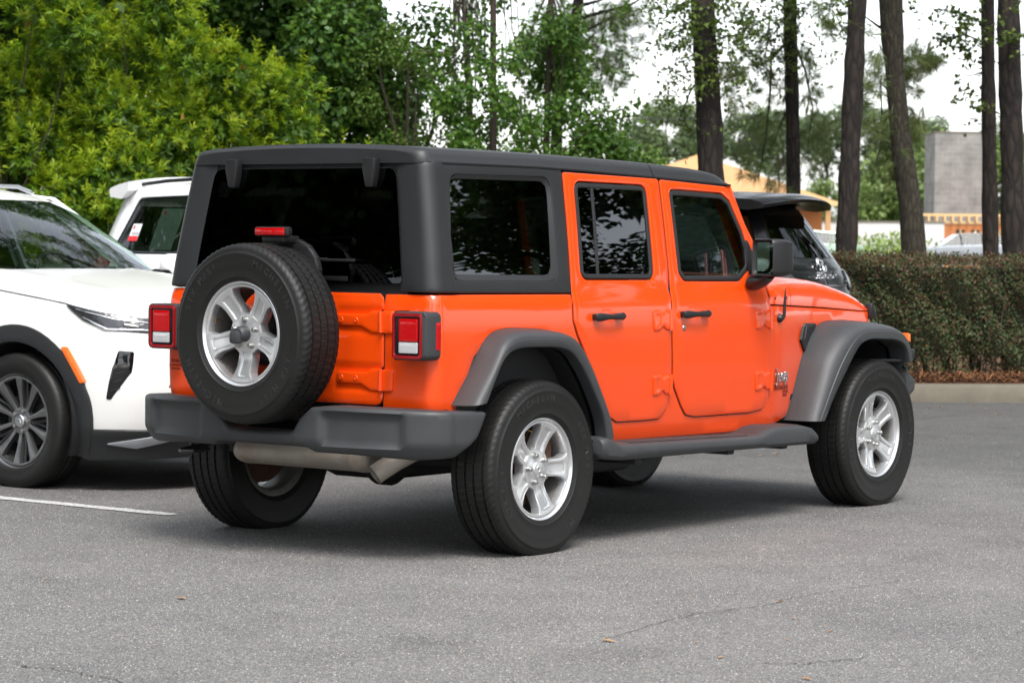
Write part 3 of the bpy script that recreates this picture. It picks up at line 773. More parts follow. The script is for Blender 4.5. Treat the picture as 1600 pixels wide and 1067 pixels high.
# tailgate with its pressed hinge straps
ty = .525
TG = fillet([(SC-ty, .674), (SC+ty, .674), (SC+ty, 1.150), (SC+ty-.02, 1.162), (SC-ty+.02, 1.162), (SC-ty, 1.145)], [.05, .05, .02, .01, .01, .02])
def tg_relief(s, z):
    y = s-SC
    D = -.007*smooth01((z-1.098)/.008)*smooth01((1.172-z)/.03)*0
    for zc in (1.043, .79):     # shallow pressed fields that carry the hinge straps
        D += -.009*smooth01((-.235-y)/.02)*smooth01((.062-np.abs(z-zc))/.014)
    D += .004*smooth01((.30-np.abs(y))/.05)*smooth01((.20-np.abs(z-.93))/.05)
    
    return D
mb = MB(); panel(mb, TG, js, d=.006, r=.006, th=.02, step=.016, relief=tg_relief); tg = mb.build('tailgate', ORANGE, J)
mb = MB(); panel(mb, offs(TG, -.0045), js, [offs(TG, .012)], d=.001, r=0, th=.02, step=.08); mb.build('tailgate_gap_seal', BLACKP, tg)
for zc in (1.043, .79):
    h = MB(); o = SC
    panel(h, fillet([(o-.262, zc+.026), (o-.262, zc-.024), (o-.40, zc-.024), (o-.435, zc-.04), (o-.462, zc-.052), (o-.512, zc-.052), (o-.512, zc+.044), (o-.465, zc+.044), (o-.43, zc+.028)], .012, 4), js, d=.014, r=.006, th=.012, step=.014)
    panel(h, fillet([(o-.522, zc+.044), (o-.522, zc-.056), (o-.582, zc-.052), (o-.582, zc+.044)], .010, 4), js, d=.012, r=.006, th=.012, step=.014)
    for y in (-.29, -.375):
        q = js(np.array([o+y]), np.array([zc]), .014)[0]; h.lathe([(.002, .002), (.006, .0045), (.011, .004), (.0125, 0)], 14, Matrix.Translation(q) @ Matrix.Rotation(-math.pi/2, 4, 'Z'))
    h.tube([js(np.array([o-.517]), np.array([zc+t]), .014)[0] for t in (-.05, .042)], .011, 12)
    h.build('tailgate_hinge', ORANGE, tg)
dl = MB()
for wd, sz, zz, shr in (('Stokes', .026, .818, .35), ('AUTOMOTIVE', .0135, .800, 0), ('BEAUFORT', .012, .785, 0)):
    text_on(dl, wd, sz, js(np.array([SC+.735]), np.array([zz]), .0015)[0], (0, -1, 0), (0, 0, 1), .001, shear=shr)
dl.build('dealer_lettering', STICK, J)

# tail lamps
for mir in (False, True):
    body = MB(); prf = fillet([(-.832, .882), (-.645, .882), (-.645, 1.090), (-.832, 1.090)], [.03, .018, .018, .03], 5)
    body.prism(prf, -.742, -.632, axis=0, r=.012)
    tl = body.build('tail_lamp', PLASTIC, J, mirror=mir)
    face = on_x(-.742)
    k = MB(); ring(k, fillet([(-.812, .888), (-.650, .888), (-.650, 1.083), (-.812, 1.083)], .018), fillet([(-.800, .902), (-.662, .902), (-.662, 1.068), (-.800, 1.068)], .012), face, .008, .003, .012); k.build('lamp_ring', REDRIM, tl, mirror=mir)
    k = MB(); panel(k, fillet([(-.803, .899), (-.659, .899), (-.659, 1.071), (-.803, 1.071)], .012), face, d=.001, r=0, th=.001); k.build('lamp_bezel', GLOSSB, tl, mirror=mir)
    k = MB(); panel(k, fillet([(-.790, .962), (-.686, .962), (-.686, 1.060), (-.790, 1.060)], .006), face, d=.006, r=.002, th=.006, step=.02); k.build('brake_lens', REDLENS, tl, mirror=mir)
    k = MB(); panel(k, fillet([(-.790, .912), (-.686, .912), (-.686, .959), (-.790, .959)], .006), face, d=.006, r=.002, th=.006, step=.02); k.build('reversing_lens', CLEAR, tl, mirror=mir)
    k = MB(); panel(k, fillet([(-.672, .925), (-.640, .925), (-.640, 1.045), (-.672, 1.045)], .008), on_y(-.832), d=.002, r=.002, th=.003, step=.02); k.build('side_marker', REDLENS, tl, mirror=mir)

# rear bumper: a wrapped bar with end pads and a dip under the spare wheel
bp_pts = np.array([(-.888, 0), (-.888, .2), (-.884, .32), (-.868, .48), (-.835, .64), (-.79, .755), (-.755, .83), (-.70, .893), (-.60, .928), (-.40, .940)])
bL = np.r_[0, np.cumsum(np.linalg.norm(np.diff(bp_pts, axis=0), axis=1))]
def bsurf(s, z, d=0):
    s = np.asarray(s, float); q = np.abs(s); sg_ = np.where(s < 0, -1., 1.)
    def b(q): return np.interp(q, bL, bp_pts[:, 0]), np.interp(q, bL, bp_pts[:, 1])
    e = .06; xs, ys = zip(*[b(np.abs(q+k)) for k in (-e, -e/2, 0, e/2, e)]); sy = [np.where(q+k < 0, -1, 1) for k in (-e, -e/2, 0, e/2, e)]
    x = sum(xs)/5; y = sum(a*c for a, c in zip(ys, sy))/5
    tx = xs[4]-xs[0]; tyy = ys[4]*sy[4]-ys[0]*sy[0]; L = np.hypot(tx, tyy)+1e-9
    nx, ny = -tyy/L, tx/L
    z = np.asarray(z, float)
    lean = -.02*smooth01((z-.52)/.14)*0+.035*smooth01((.53-z)/.08)
    d = np.asarray(d, float)-lean
    return np.stack([x+nx*d, (y+ny*d)*sg_, z*np.ones_like(x)], -1)
B_ = bL[-1]
bum = [(-B_+.02, .660), (-B_+.09, .545), (-B_+.20, .462), (-.80, .455), (-.52, .468), (-.30, .470), (-.26, .49), (.26, .49), (.30, .470), (.52, .468), (.80, .455), (B_-.20, .462), (B_-.09, .545), (B_-.02, .660), (.78, .672), (.42, .676), (.30, .668), (.24, .618), (.195, .562), (.17, .553), (-.17, .553), (-.195, .562), (-.24, .618), (-.30, .668), (-.42, .676), (-.78, .672)]
bum = fillet(bum, [.02, .05, .05, .04, .03, .02, .01, .01, .02, .03, .04, .05, .05, .02, .05, .05, .05, .03, .02, .02, .02, .02, .03, .05, .05, .05])
def bum_relief(s, z):
    q = np.abs(s); z = np.asarray(z)
    pad = smooth01((q-.345)/.035)*smooth01((.775-q)/.035)*smooth01((z-.502)/.02)*smooth01((.652-z)/.014)
    cut = smooth01((q-.345)-(.56-z)*.0)
    end = .008*smooth01((q-.985)/.012)
    return -.024*pad-end-.012*smooth01((.24-q)/.06)
mb = MB(); panel(mb, bum, bsurf, r=.018, th=.11, step=.018, relief=bum_relief); mb.build('rear_bumper', PLASTIC, J, angle=50)
# under the bumper: muffler, tailpipe, tow hook, axle, rails
mb = MB(); rows = []
for t, k in ((-.352, .55), (-.349, .85), (-.338, 1.0), (-.325, 1.03), (-.318, .98), (.345, .98), (.353, 1.03), (.365, 1.0), (.385, .82), (.389, .5)):
    rows.append([(-.52+.135*k*math.cos(a), t, .432+.068*k*math.sin(a)) for a in np.linspace(0, 2*np.pi, 28, endpoint=False)])
mb.grid(rows, closed_v=True, flip=True); mb.add(rows[0], [list(range(28))]); mb.add(rows[-1], [list(range(28))[::-1]])
mb.box((-.52+.02, .04, .366), (.012, .70, .010)); mb.build('muffler', EXHAUST, J)
mb = MB(); p = [(-.42, -.56, .475), (-.47, -.545, .462), (-.54, -.505, .425), (-.60, -.462, .38), (-.62, -.45, .364)]
mb.tube(p, [.040, .042, .044, .045, .045], 18, cap=False); mb.tube([(a[0]+.002, a[1]-.001, a[2]+.001) for a in p], .038, 18, cap=False); mb.build('tailpipe', EXHAUST, J)
mb = MB(); mb.tube([(-.55, .59, .45), (-.70, .59, .432), (-.78, .575, .425), (-.805, .54, .424), (-.78, .50, .425), (-.68, .495, .432)], .011, 8); mb.build('tow_hook', BLACKP, J)
mb = MB()
for y in (.43, -.43): mb.box((1.45, y, .50), (4.1, .07, .11), r=.01)
for x in (0, 3.008):
    mb.tube([(x, -.70, .385), (x, .70, .385)], .042, 12); mb.lathe([(0, .12), (.09, .1), (.135, .03), (.135, -.03), (.09, -.1), (0, -.12)], 20, Matrix.Translation((x, .15 if x else 0, .385)))
    for y in (.55, -.55):
        mb.tube([(x-.06 if x == 0 else x+.06, y, .37), (x-.16, y*.92, .72)], .032, 10); mb.tube([(x, y*.8, .42), (x, y*.8, .62)], .06, 10)
        mb.tube([(x, y, .36), (x+.7*(1 if x == 0 else -1), y*.82, .42)], .028, 8)
mb.tube([(.1, 0, .40), (1.6, .08, .48)], .035, 10); mb.tube([(1.6, .1, .48), (2.9, .15, .40)], .03, 10)
mb.tube([(-.40, -.62, .47), (.15, -.48, .50), (.6, -.25, .45), (1.7, -.25, .44)], .034, 10)
mb.box((1.5, 0, .40), (.9, .7, .10), r=.03); mb.box((.75, .2, .43), (.95, .6, .22), r=.06); mb.box((-.1, 0, .66), (.9, 1.0, .02)); mb.box((1.5, 0, .565), (3.6, 1.5, .03))
mb.box((1.05, -.25, .37), (.55, .5, .20), r=.05); mb.box((.62, .35, .37), (.9, .45, .24), r=.06); mb.box((2.85, 0, .5), (.7, .6, .3), r=.05)
mb.build('chassis', DARK, J)
mb = MB()   # rear shock foot seen left of the right tyre
mb.tube([(-.12, -.60, .30), (-.12, -.60, .42)], .05, 14); mb.build('shock_absorber', DARK, J)

# flares
def flare(pairs, label, part='wheel_flare', y_out=-.938):
    n = 46
    A = np.array([[*a, *b] for a, b in pairs]); L = np.r_[0, np.cumsum(np.linalg.norm(np.diff(A[:, :2], axis=0), axis=1)+np.linalg.norm(np.diff(A[:, 2:], axis=0), axis=1))]
    t = np.linspace(0, L[-1], n)
    # Catmull-like smoothing of the stations
    A = np.stack([np.interp(t, L, A[:, k]) for k in range(4)], 1)
    for _ in range(3): A[1:-1] = (A[:-2]+2*A[1:-1]+A[2:])/4
    sec = [(0, .0), (.04, .38), (.10, .66), (.19, .83), (.32, .93), (.48, .985), (.545, .995), (.56, 1.012), (.60, 1.016), (.93, 1.016), (.985, .99), (1.0, .93), (1.0, .60)]
    rows = []
    for a in A:
        yb = js(np.array([-a[0]]), np.array([a[1]]))[0][1]+.02
        if a[0] > 3.25: yb = -.66
        rows.append([(a[0]+(a[2]-a[0])*u, yb+(y_out-yb)*v, a[1]+(a[3]-a[1])*u) for u, v in sec]+[(a[2]-(a[0]-a[2])*.05, -.52, a[3])])
    mb = MB(); nr = len(sec)
    mb.grid([r[:nr] for r in rows])
    fl_ = [[(a[0], r[0][1]-.026, a[1]), (a[2], r[0][1]-.024, a[3])] for a, r in zip(A, rows)]; mb.grid(fl_)
    for k, fl in ((0, 0), (-1, 1)):
        r = rows[k][:nr]; f = list(range(nr)); mb.add(r, [f if fl else f[::-1]])
    mb2 = MB(); mb2.grid([[(r[nr-1][0], r[nr-1][1]+.02, r[nr-1][2]), r[nr]] for r in rows]); 
    return mb, mb2
rf = [((-.530, .683), (-.446, .698)), ((-.40, .845), (-.385, .805)), ((-.318, .965), (-.325, .895)), ((-.245, 1.004), (-.25, .924)), ((-.149, 1.014), (-.15, .929)), ((.10, 1.003), (.06, .924)), ((.205, .988), (.145, .911)), ((.275, .955), (.20, .885)), ((.36, .855), (.293, .788)), ((.435, .735), (.365, .69)), ((.52, .60), (.425, .60)), ((.545, .55), (.445, .55)), ((.555, .490), (.455, .488))]
ff = [((2.290, .482), (2.395, .482)), ((2.30, .50), (2.408, .50)), ((2.39, .66), (2.50, .615)), ((2.476, .813), (2.60, .72)), ((2.60, .928), (2.69, .815)), ((2.70, .972), (2.755, .872)), ((2.82, .986), (2.85, .893)), ((3.05, .986), (3.112, .882)), ((3.20, .968), (3.20, .862)), ((3.295, .925), (3.245, .83)), ((3.345, .83), (3.272, .765)), ((3.352, .79), (3.275, .755))]
for pr in (rf, ff):
    a, b = flare(pr, '')
    both(a, 'wheel_flare', PLASTIC, J, angle=45); both(b, 'wheel_arch_liner', DARK, J)
for x in (0, 3.008):
    mb = MB(); mb.box((x, -.50, .70), (1.05, .02, .58)); both(mb, 'inner_arch', DARK, J)
mb = MB(); panel(mb, [(3.280, .872), (3.306, .866), (3.300, .908), (3.284, .916)], on_y(-.925), d=.006, r=.006, th=.05, step=.02); both(mb, 'turn_signal', AMBER, J)
mb = MB(); panel(mb, fillet([(3.27, .775), (3.335, .70), (3.41, .66), (3.405, .60), (3.29, .535), (3.25, .555), (3.305, .62), (3.295, .70)], .015), on_y(-.88), d=.03, r=.02, th=.10, step=.02)
mb.box((3.47, -.34, .60), (.18, .70, .17), r=.05); both(mb, 'front_bumper', PLASTIC, J)
mb = MB(); mb.box((3.315, -.91, .80), (.07, .05, .055), r=.01); mb.tube([(2.9, -.62, .765), (3.3, -.90, .765)], .012, 8); both(mb, 'flare_bracket', BLACKP, J)
# wing air vent beside the front flare
mb = MB(); panel(mb, fillet([(-2.67, .975), (-2.50, .978), (-2.435, .893), (-2.505, .82), (-2.60, .90)], .012), js, d=.012, r=.006, th=.015, step=.02)
for k in range(2): panel(mb, [(-2.47-.05*k, .965), (-2.455-.05*k, .965), (-2.425-.05*k, .895), (-2.44-.05*k, .895)][::-1], js, d=.018, r=.002, th=.008, step=.03)
both(mb, 'air_vent', BLACKP, J)

# side steps
mb = MB(); rows = []
for x, T, B, yo in ((.395, .485, .415, -.90), (.405, .497, .405, -.945), (.425, .503, .40, -.957), (.455, .500, .396, -.96), (.49, .488, .392, -.962), (.545, .466, .386, -.964), (.62, .463, .384, -.965), (1.70, .442, .374, -.965), (1.76, .446, .373, -.965), (1.84, .468, .372, -.965), (1.92, .476, .371, -.965), (2.18, .470, .368, -.963), (2.26, .456, .366, -.96), (2.31, .43, .367, -.952), (2.335, .405, .375, -.92)):
    rows.append([(x, -.76, B+.02), (x, -.76, T+.004), (x, -.90, T+.002), (x, yo+.022, T-.004), (x, yo+.006, T-.016), (x, yo, T-.035), (x, yo+.004, B+.02), (x, yo+.022, B+.004), (x, -.85, B)])
mb.grid(rows, closed_v=True); mb.add(rows[0], [list(range(9))]); mb.add(rows[-1], [list(range(9))[::-1]])
for k in range(46):
    x = .66+.0225*k; z = .4625-.0194*(x-.62); mb.box((x, -.875, z+.0025), (.011, .10, .005), r=.002)
both(mb, 'side_step', PLASTIC, J)
for x in (.75, 1.55, 2.05):
    mb = MB(); mb.box((x, -.80, .375), (.06, .22, .04), r=.008); both(mb, 'step_bracket', DARK, J)

# bonnet, cowl, grille
def hood_rows(xs):
    rows = []
    for x in xs:
        zs = np.interp(x, [2.05, 2.74, 3.31, 3.5], [1.086, 1.059, 1.029, 1.02])
        zt = np.interp(x, [2.05, 2.42, 2.7, 2.9, 3.02, 3.15, 3.24, 3.31, 3.36, 3.395, 3.41], [1.222, 1.224, 1.214, 1.194, 1.174, 1.146, 1.119, 1.09, 1.063, 1.04, 1.031])
        wd = np.interp(x, *TX)*.81-.002
        wd *= np.interp(x, [3.3, 3.38, 3.41], [1, .985, .96])
        h = zt-zs
        half = [(1, 0), (.998, .30), (.985, .58), (.95, .80), (.88, .92), (.72, .985), (.45, 1.04), (.2, 1.07), (0, 1.08)]
        rows.append([(x, -wd*a, zs+h*b) for a, b in half]+[(x, wd*a, zs+h*b) for a, b in half[::-1][1:]])
    return rows
mb = MB(); mb.grid(hood_rows([2.31, 2.316, 2.4, 2.55, 2.7, 2.85, 3.0, 3.1, 3.2, 3.27, 3.33, 3.37, 3.395, 3.41])); bo = mb.build('bonnet', ORANGE, J)
mb = MB(); mb.grid(hood_rows([2.05, 2.1, 2.2, 2.30, 2.305])); cw = mb.build('cowl', ORANGE, J)
for mir in (False, True):
    for x in (2.105, 2.245):
        mb = MB(); q = js(np.array([-x]), np.array([1.115]))[0]; mb.lathe([(0, .006), (.006, .006), (.009, .002), (.010, 0)], 12, Matrix.Translation(q)); mb.build('cowl_bolt', BLACKP, cw, mirror=mir)
mb = MB(); mb.prism([(3.36, .985), (3.43, .985), (3.425, 1.02), (3.40, 1.06), (3.375, 1.075), (3.365, 1.05)], -.65, -.60, axis=1, r=.012); both(mb, 'bonnet_latch', BLACKP, J)
slots = [fillet([(y-.028, .72), (y+.028, .72), (y+.028, .95), (y-.028, .95)], .027) for y in np.linspace(-.27, .27, 7)]
gf = lambda s, t, d=0: np.stack([3.41+np.asarray(d)+.0*s, s, t], -1)
mb = MB(); panel(mb, fillet([(-.61, .66), (.61, .66), (.62, 1.02), (-.62, 1.02)], .06), gf, slots, r=.012, th=.05, step=.05, flip=True); mb.build('grille', ORANGE, J)
mb = MB(); mb.box((3.36, 0, .85), (.02, 1.2, .4)); mb.box((3.0, 0, .8), (.7, 1.1, .4)); mb.build('engine_bay', DARK, J)
for y in (.46, -.46):
    mb = MB(); mb.lathe([(0, .03), (.06, .025), (.088, .01), (.092, 0)], 28, Matrix.Translation((3.41, y, .86)) @ Matrix.Rotation(math.pi/2, 4, 'Z')); mb.build('headlamp', CLEAR, J)

# windscreen frame, pane, pillars
wf_d = np.array([1.825-2.085, 0, 1.69-1.13]); wl_ = np.linalg.norm(wf_d); wf_d /= wl_; wf_n = np.array([wf_d[2], 0, -wf_d[0]])
def wsurf(s, t, d=0):
    s = np.asarray(s, float); t = np.asarray(t, float)
    return np.array([2.085, 0, 1.13])+s[:, None]*np.array([0, 1., 0])+t[:, None]*wf_d+(np.asarray(d)*np.ones_like(s)+.03*(1-(s/.8)**2))[:, None]*wf_n
WFo = [(-.800, 0), (.800, 0), (.702, wl_), (-.702, wl_)]; WFi = fillet([(-.70, .07), (.70, .07), (.625, wl_-.05), (-.625, wl_-.05)], .05)
mb = MB(); panel(mb, WFo, wsurf, [WFi], d=.0, r=.010, th=.06, step=.08, flip=True); mb.build('windscreen_frame', ORANGE, J)
mb = MB(); panel(mb, offs(WFi, -.01), wsurf, d=-.012, r=0, th=0, step=.2, flip=True); mb.build('windscreen', G_CLR, J)

# mirrors, aerial, badges
for mir in (False, True):
    h = MB(); rows = []; ca, sa = math.cos(-.36), math.sin(-.36); mc = (1.835, -.935)
    def mt(x, y, z): return (mc[0]+x*ca-y*sa, mc[1]+x*sa+y*ca, z)
    def mrect(hw, hh, rr): return fillet([(-hw, -hh), (hw, -hh), (hw, hh), (-hw, hh)], rr, 4)
    for x, k in ((-.034, .90), (-.042, .96), (-.034, 1.0), (.01, 1.0), (.05, .97), (.085, .88), (.105, .70), (.112, .5)):
        rows.append([mt(x, q[0], 1.323+q[1]) for q in mrect(.088*k, .094*k, .03*k)])
    h.grid(rows, closed_v=True); h.add(rows[-1], [list(range(len(rows[-1])))])
    h.grid([rows[0], [mt(-.024, q[0], 1.323+q[1]) for q in mrect(.074, .078, .024)]], closed_v=True, flip=True)
    dm = h.build('door_mirror', BLACKP, J, mirror=mir)
    P = [mt(-.026, q[0], 1.323+q[1]) for q in mrect(.073, .077, .022)]
    g = MB(); g.add(P, [list(range(len(P)))[::-1]]); g.build('mirror_pane', MIRROR, dm, mirror=mir)
    a = MB(); rows = []
    for c, ry, rz_ in (((1.885, -.805, 1.195), .062, .036), ((1.882, -.835, 1.197), .066, .037), ((1.872, -.875, 1.205), .062, .030), ((1.858, -.91, 1.218), .055, .022), ((1.85, -.935, 1.235), .05, .016)):
        rows.append([(c[0]+ry*math.cos(u), c[1], c[2]+rz_*math.sin(u)) for u in np.linspace(0, 2*np.pi, 16, endpoint=False)])
    a.grid(rows, closed_v=True, flip=True); a.build('mirror_arm', BLACKP, dm, mirror=mir)
q = js(np.array([-2.148]), np.array([1.012]))[0]
mb = MB(); mb.lathe([(0, .024), (.013, .022), (.021, .010), (.024, 0)], 20, Matrix.Translation(q)); mb.tube([q+np.array([0, -.02, 0]), q+np.array([.002, -.03, .02]), q+np.array([.004, -.031, .08])], [.012, .0085, .0075], 10); mb.tube([q+np.array([.004, -.031, .08]), q+np.array([.010, -.031, .155])], [.0075, .0015], 8); mb.build('aerial', BLACKP, J)
for mir in (False,):
    mb = MB(); a0 = js(np.array([-2.205]), np.array([.70]), .003)[0]; a1 = js(np.array([-2.305]), np.array([.70]), .003)[0]
    text_on(mb, 'Jeep', .098, js(np.array([-2.195]), np.array([.690]), .002)[0], a1-a0, (0, 0, 1), .007, bold=.014); mb.build('name_badge', CHROME, J, mirror=mir)
    mb = MB(); text_on(mb, 'WRANGLER', .034, js(np.array([-2.205]), np.array([.645]), .0015)[0], a1-a0, (0, 0, 1), .001, bold=.01)
    text_on(mb, '4 DOOR', .022, js(np.array([-2.258]), np.array([.626]), .0015)[0], a1-a0, (0, 0, 1), .001, bold=.01); text_on(mb, 'SPORT', .020, js(np.array([-2.258]), np.array([.608]), .0015)[0], a1-a0, (0, 0, 1), .001, bold=.01); mb.build('model_lettering', STICK, J)

# cabin seen dimly through the tinted panes
mb = MB(); mb.box((.9, 0, .60), (3.0, 1.52, .03)); 
panel(mb, [(-2.0, .62), (.55, .62), (.55, 1.14), (-2.0, 1.14)], js, d=-.05, r=0, th=.0, step=.15); panel(mb, [(-2.0, .62), (.55, .62), (.55, 1.14), (-2.0, 1.14)], lambda s, z, d=0: js(s, z, d)*np.array([1, -1, 1]), d=-.05, r=0, th=.0, step=.15)
mb.build('cabin_lining', DARK, J)
def seat(x, y, wd):
    mb = MB(); mb.box((x+.22, y, .86), (.52, wd, .20), r=.05); mb.box((0, 0, .32), (.15, wd*.94, .66), r=.06, M=Matrix.Translation((x, y, .86)) @ Matrix.Rotation(-.22, 4, 'Y'))
    mb.box((x-.20, y, 1.60), (.09, min(.28, wd*.6), .17), r=.04); mb.tube([(x-.17, y-.07, 1.45), (x-.19, y-.07, 1.56)], .008, 6); mb.tube([(x-.17, y+.07, 1.45), (x-.19, y+.07, 1.56)], .008, 6)
    return mb.build('seat', FABRIC, J)
seat(1.12, .38, .52); seat(1.12, -.38, .52); seat(.18, .35, .62); seat(.18, -.35, .62)
mb = MB(); mb.box((1.93, 0, 1.08), (.30, 1.45, .20), r=.05); mb.build('dashboard', FABRIC, J)
mb = MB(); M = Matrix.Translation((1.66, .38, 1.16)) @ Matrix.Rotation(-.45, 4, 'Y') @ Matrix.Rotation(math.pi/2, 4, 'Z')
mb.lathe([(.185+.014*math.cos(a), .014*math.sin(a)) for a in np.linspace(0, 2*np.pi, 10, endpoint=False)], 36, M, closed=True); mb.box((0, 0, 0), (.34, .02, .04), M, r=.008); mb.tube([(1.66, .38, 1.16), (1.9, .38, 1.06)], .03, 8); mb.build('steering_wheel', BLACKP, J)
mb = MB()
for y in (.60, -.60):
    mb.tube([(-.45, y*1.05, 1.12), (-.38, y*1.02, 1.60), (-.25, y, 1.68), (1.05, y, 1.68), (1.70, y*.98, 1.62)], .032, 8); mb.tube([(1.02, y*1.08, .70), (1.0, y*1.05, 1.3), (.98, y, 1.68)], .035, 8)
mb.tube([(.98, -.6, 1.68), (.98, .6, 1.68)], .03, 8); mb.tube([(-.32, -.6, 1.66), (-.32, .6, 1.66)], .03, 8); mb.build('roll_bar', FABRIC, J)

# wheels and the spare with its carrier and brake lamp
for x, y in ((0, -.80), (3.008, -.80), (0, .80), (3.008, .80)):
    sp = {(0, -.80): .712, (3.008, -.80): .013}.get((x, y), .9)
    jeep_wheel('wheel', J, (x, y, .3804), 0 if y < 0 else math.pi, sp, lrot=-.26 if x == 0 else -.05)
sw = jeep_wheel('spare_wheel', J, (-.892, .004, .979), -math.pi/2, -.23, squash=False, lrot=.73)
mb = MB(); mb.lathe([(0, .125), (.024, .122), (.033, .112), (.036, .09), (.036, .05)], 24); mb.box((-.012, -.122, -.016), (.058, .035, .056), r=.014); mb.box((-.03, -.118, .010), (.024, .02, .03), r=.008); mb.build('wheel_lock_cap', PLASTIC, sw)
mb = MB(); mb.box((-.74, 0, .98), (.14, .26, .30), r=.04)
mb.prism(fillet([(.13, 1.0), (.13, 1.33), (.08, 1.388), (-.13, 1.392), (-.185, 1.365), (-.225, 1.32), (-.245, 1.27), (-.24, 1.0)], .03), -.775, -.735, axis=0, r=.012); mb.build('spare_carrier', BLACKP, J)
mb = MB(); mb.box((-.846, -.048, 1.426), (.040, .198, .044), r=.012); mb.box((-.80, -.05, 1.393), (.11, .13, .03), r=.008); hb = mb.build('high_brake_lamp', BLACKP, J)
mb = MB(); mb.box((-.862, -.045, 1.426), (.018, .172, .034), r=.006); mb.build('brake_lens', REDLENS, hb)
# ------------------------------------------------------------------ the other cars
WHITE = mat('pearl_white_paint', (.82, .82, .80), .28, 0, .6, spec=.4)
WHITE2 = mat('plain_white_paint', (.82, .82, .82), .28, 0, 1.0)
BLACKC = mat('black_car_paint', (.0045, .0045, .005), .22, 0, .12, spec=.25)
SILVC = mat('silver_car_paint', (.36, .38, .41), .3, .4, .8)
GREENC = mat('pale_green_car_paint', (.42, .55, .45), .3, .2, .8)
CLAD = mat('dark_cladding', (.015, .016, .0175), .5, bump=(700, .15, .0005))
GUNM = mat('machined_gunmetal', (.20, .20, .205), .3, .85)
GUND = mat('dark_rim_paint', (.03, .03, .032), .35, .3, .5)
LAMPD = mat('lamp_interior', (.035, .037, .04), .15, .3, .6, bump=(40, .3, .01))
PAPER = mat('window_sheet_paper', (.30, .36, .31), .7, vary=(60, (.22, .28, .24), .1))
PAPW = mat('white_sticker', (.85, .85, .85), .5)
PAPR = mat('red_sticker', (.75, .02, .03), .5)
PAPG = mat('grey_print', (.45, .45, .47), .5)

class Body:
    """the outer shape of a car: a rounded plan, widths by height, nose and tail set back by height; s runs along the right side from nose centre to tail centre"""
    def __init__(b, plan, WZ, NZ, TZ, x_nose, x_tail):
        P = np.array(plan, float)
        L = np.r_[0, np.cumsum(np.linalg.norm(np.diff(P, axis=0), axis=1))]
        t = np.linspace(0, L[-1], 600); Q = np.stack([np.interp(t, L, P[:, 0]), np.interp(t, L, P[:, 1])], 1)
        E = np.vstack([Q[::-1][:-1]*[1, -1], Q]); E = np.vstack([Q[1:][::-1]*[1, -1], Q, Q[:-1][::-1]*[1, -1]])
        k = np.hanning(45); k /= k.sum()
        S = np.stack([np.convolve(E[:, i], k, 'same') for i in (0, 1)], 1)[599:1199]
        S[0, 1] = 0; S[-1, 1] = 0
        b.Q = S; b.L = np.r_[0, np.cumsum(np.linalg.norm(np.diff(S, axis=0), axis=1))]; b.S = b.L[-1]
        b.WZ, b.NZ, b.TZ, b.xn, b.xt = WZ, NZ, TZ, x_nose, x_tail
    def base(b, s, z):
        s = np.asarray(s, float); z = np.asarray(z, float)*np.ones_like(s)
        m = (s > b.S) | (s < 0); q = np.where(s > b.S, 2*b.S-s, np.abs(s))
        x = np.interp(q, b.L, b.Q[:, 0]); y = np.interp(q, b.L, b.Q[:, 1])
        wn = smooth01((x-(b.xn-.85))/.85); wt = smooth01(((b.xt+.75)-x)/.75)
        x = x+np.interp(z, *b.NZ)*wn+np.interp(z, *b.TZ)*wt
        y = y*np.interp(z, *b.WZ)
        return np.stack([x, np.where(m, -y, y), z], -1)
    def __call__(b, s, z, d=0):
        s = np.asarray(s, float); z = np.asarray(z, float)*np.ones_like(s); e = 2e-3
        p = b.base(s, z); t = b.base(s+e, z)-b.base(s-e, z); u = b.base(s, z+e*4)-b.base(s, z-e*4)
        n = np.cross(t, u); n /= np.linalg.norm(n, axis=-1, keepdims=True)+1e-12
        c = np.array([(b.xn+b.xt)/2, 0, .9]); f = np.sign(((p-c)*n).sum(-1, keepdims=True)); f[f == 0] = 1
        return p+n*f*(np.asarray(d, float)*np.ones_like(s))[..., None]
    def s(b, x):       # arc length at which the plan passes x on the flank
        return np.interp(-np.asarray(x, float), -b.Q[:, 0], b.L)

def arc(cx, cz, r, a0, a1, n=18): return [(cx+r*math.cos(a), cz+r*math.sin(a)) for a in np.linspace(a0, a1, n)]

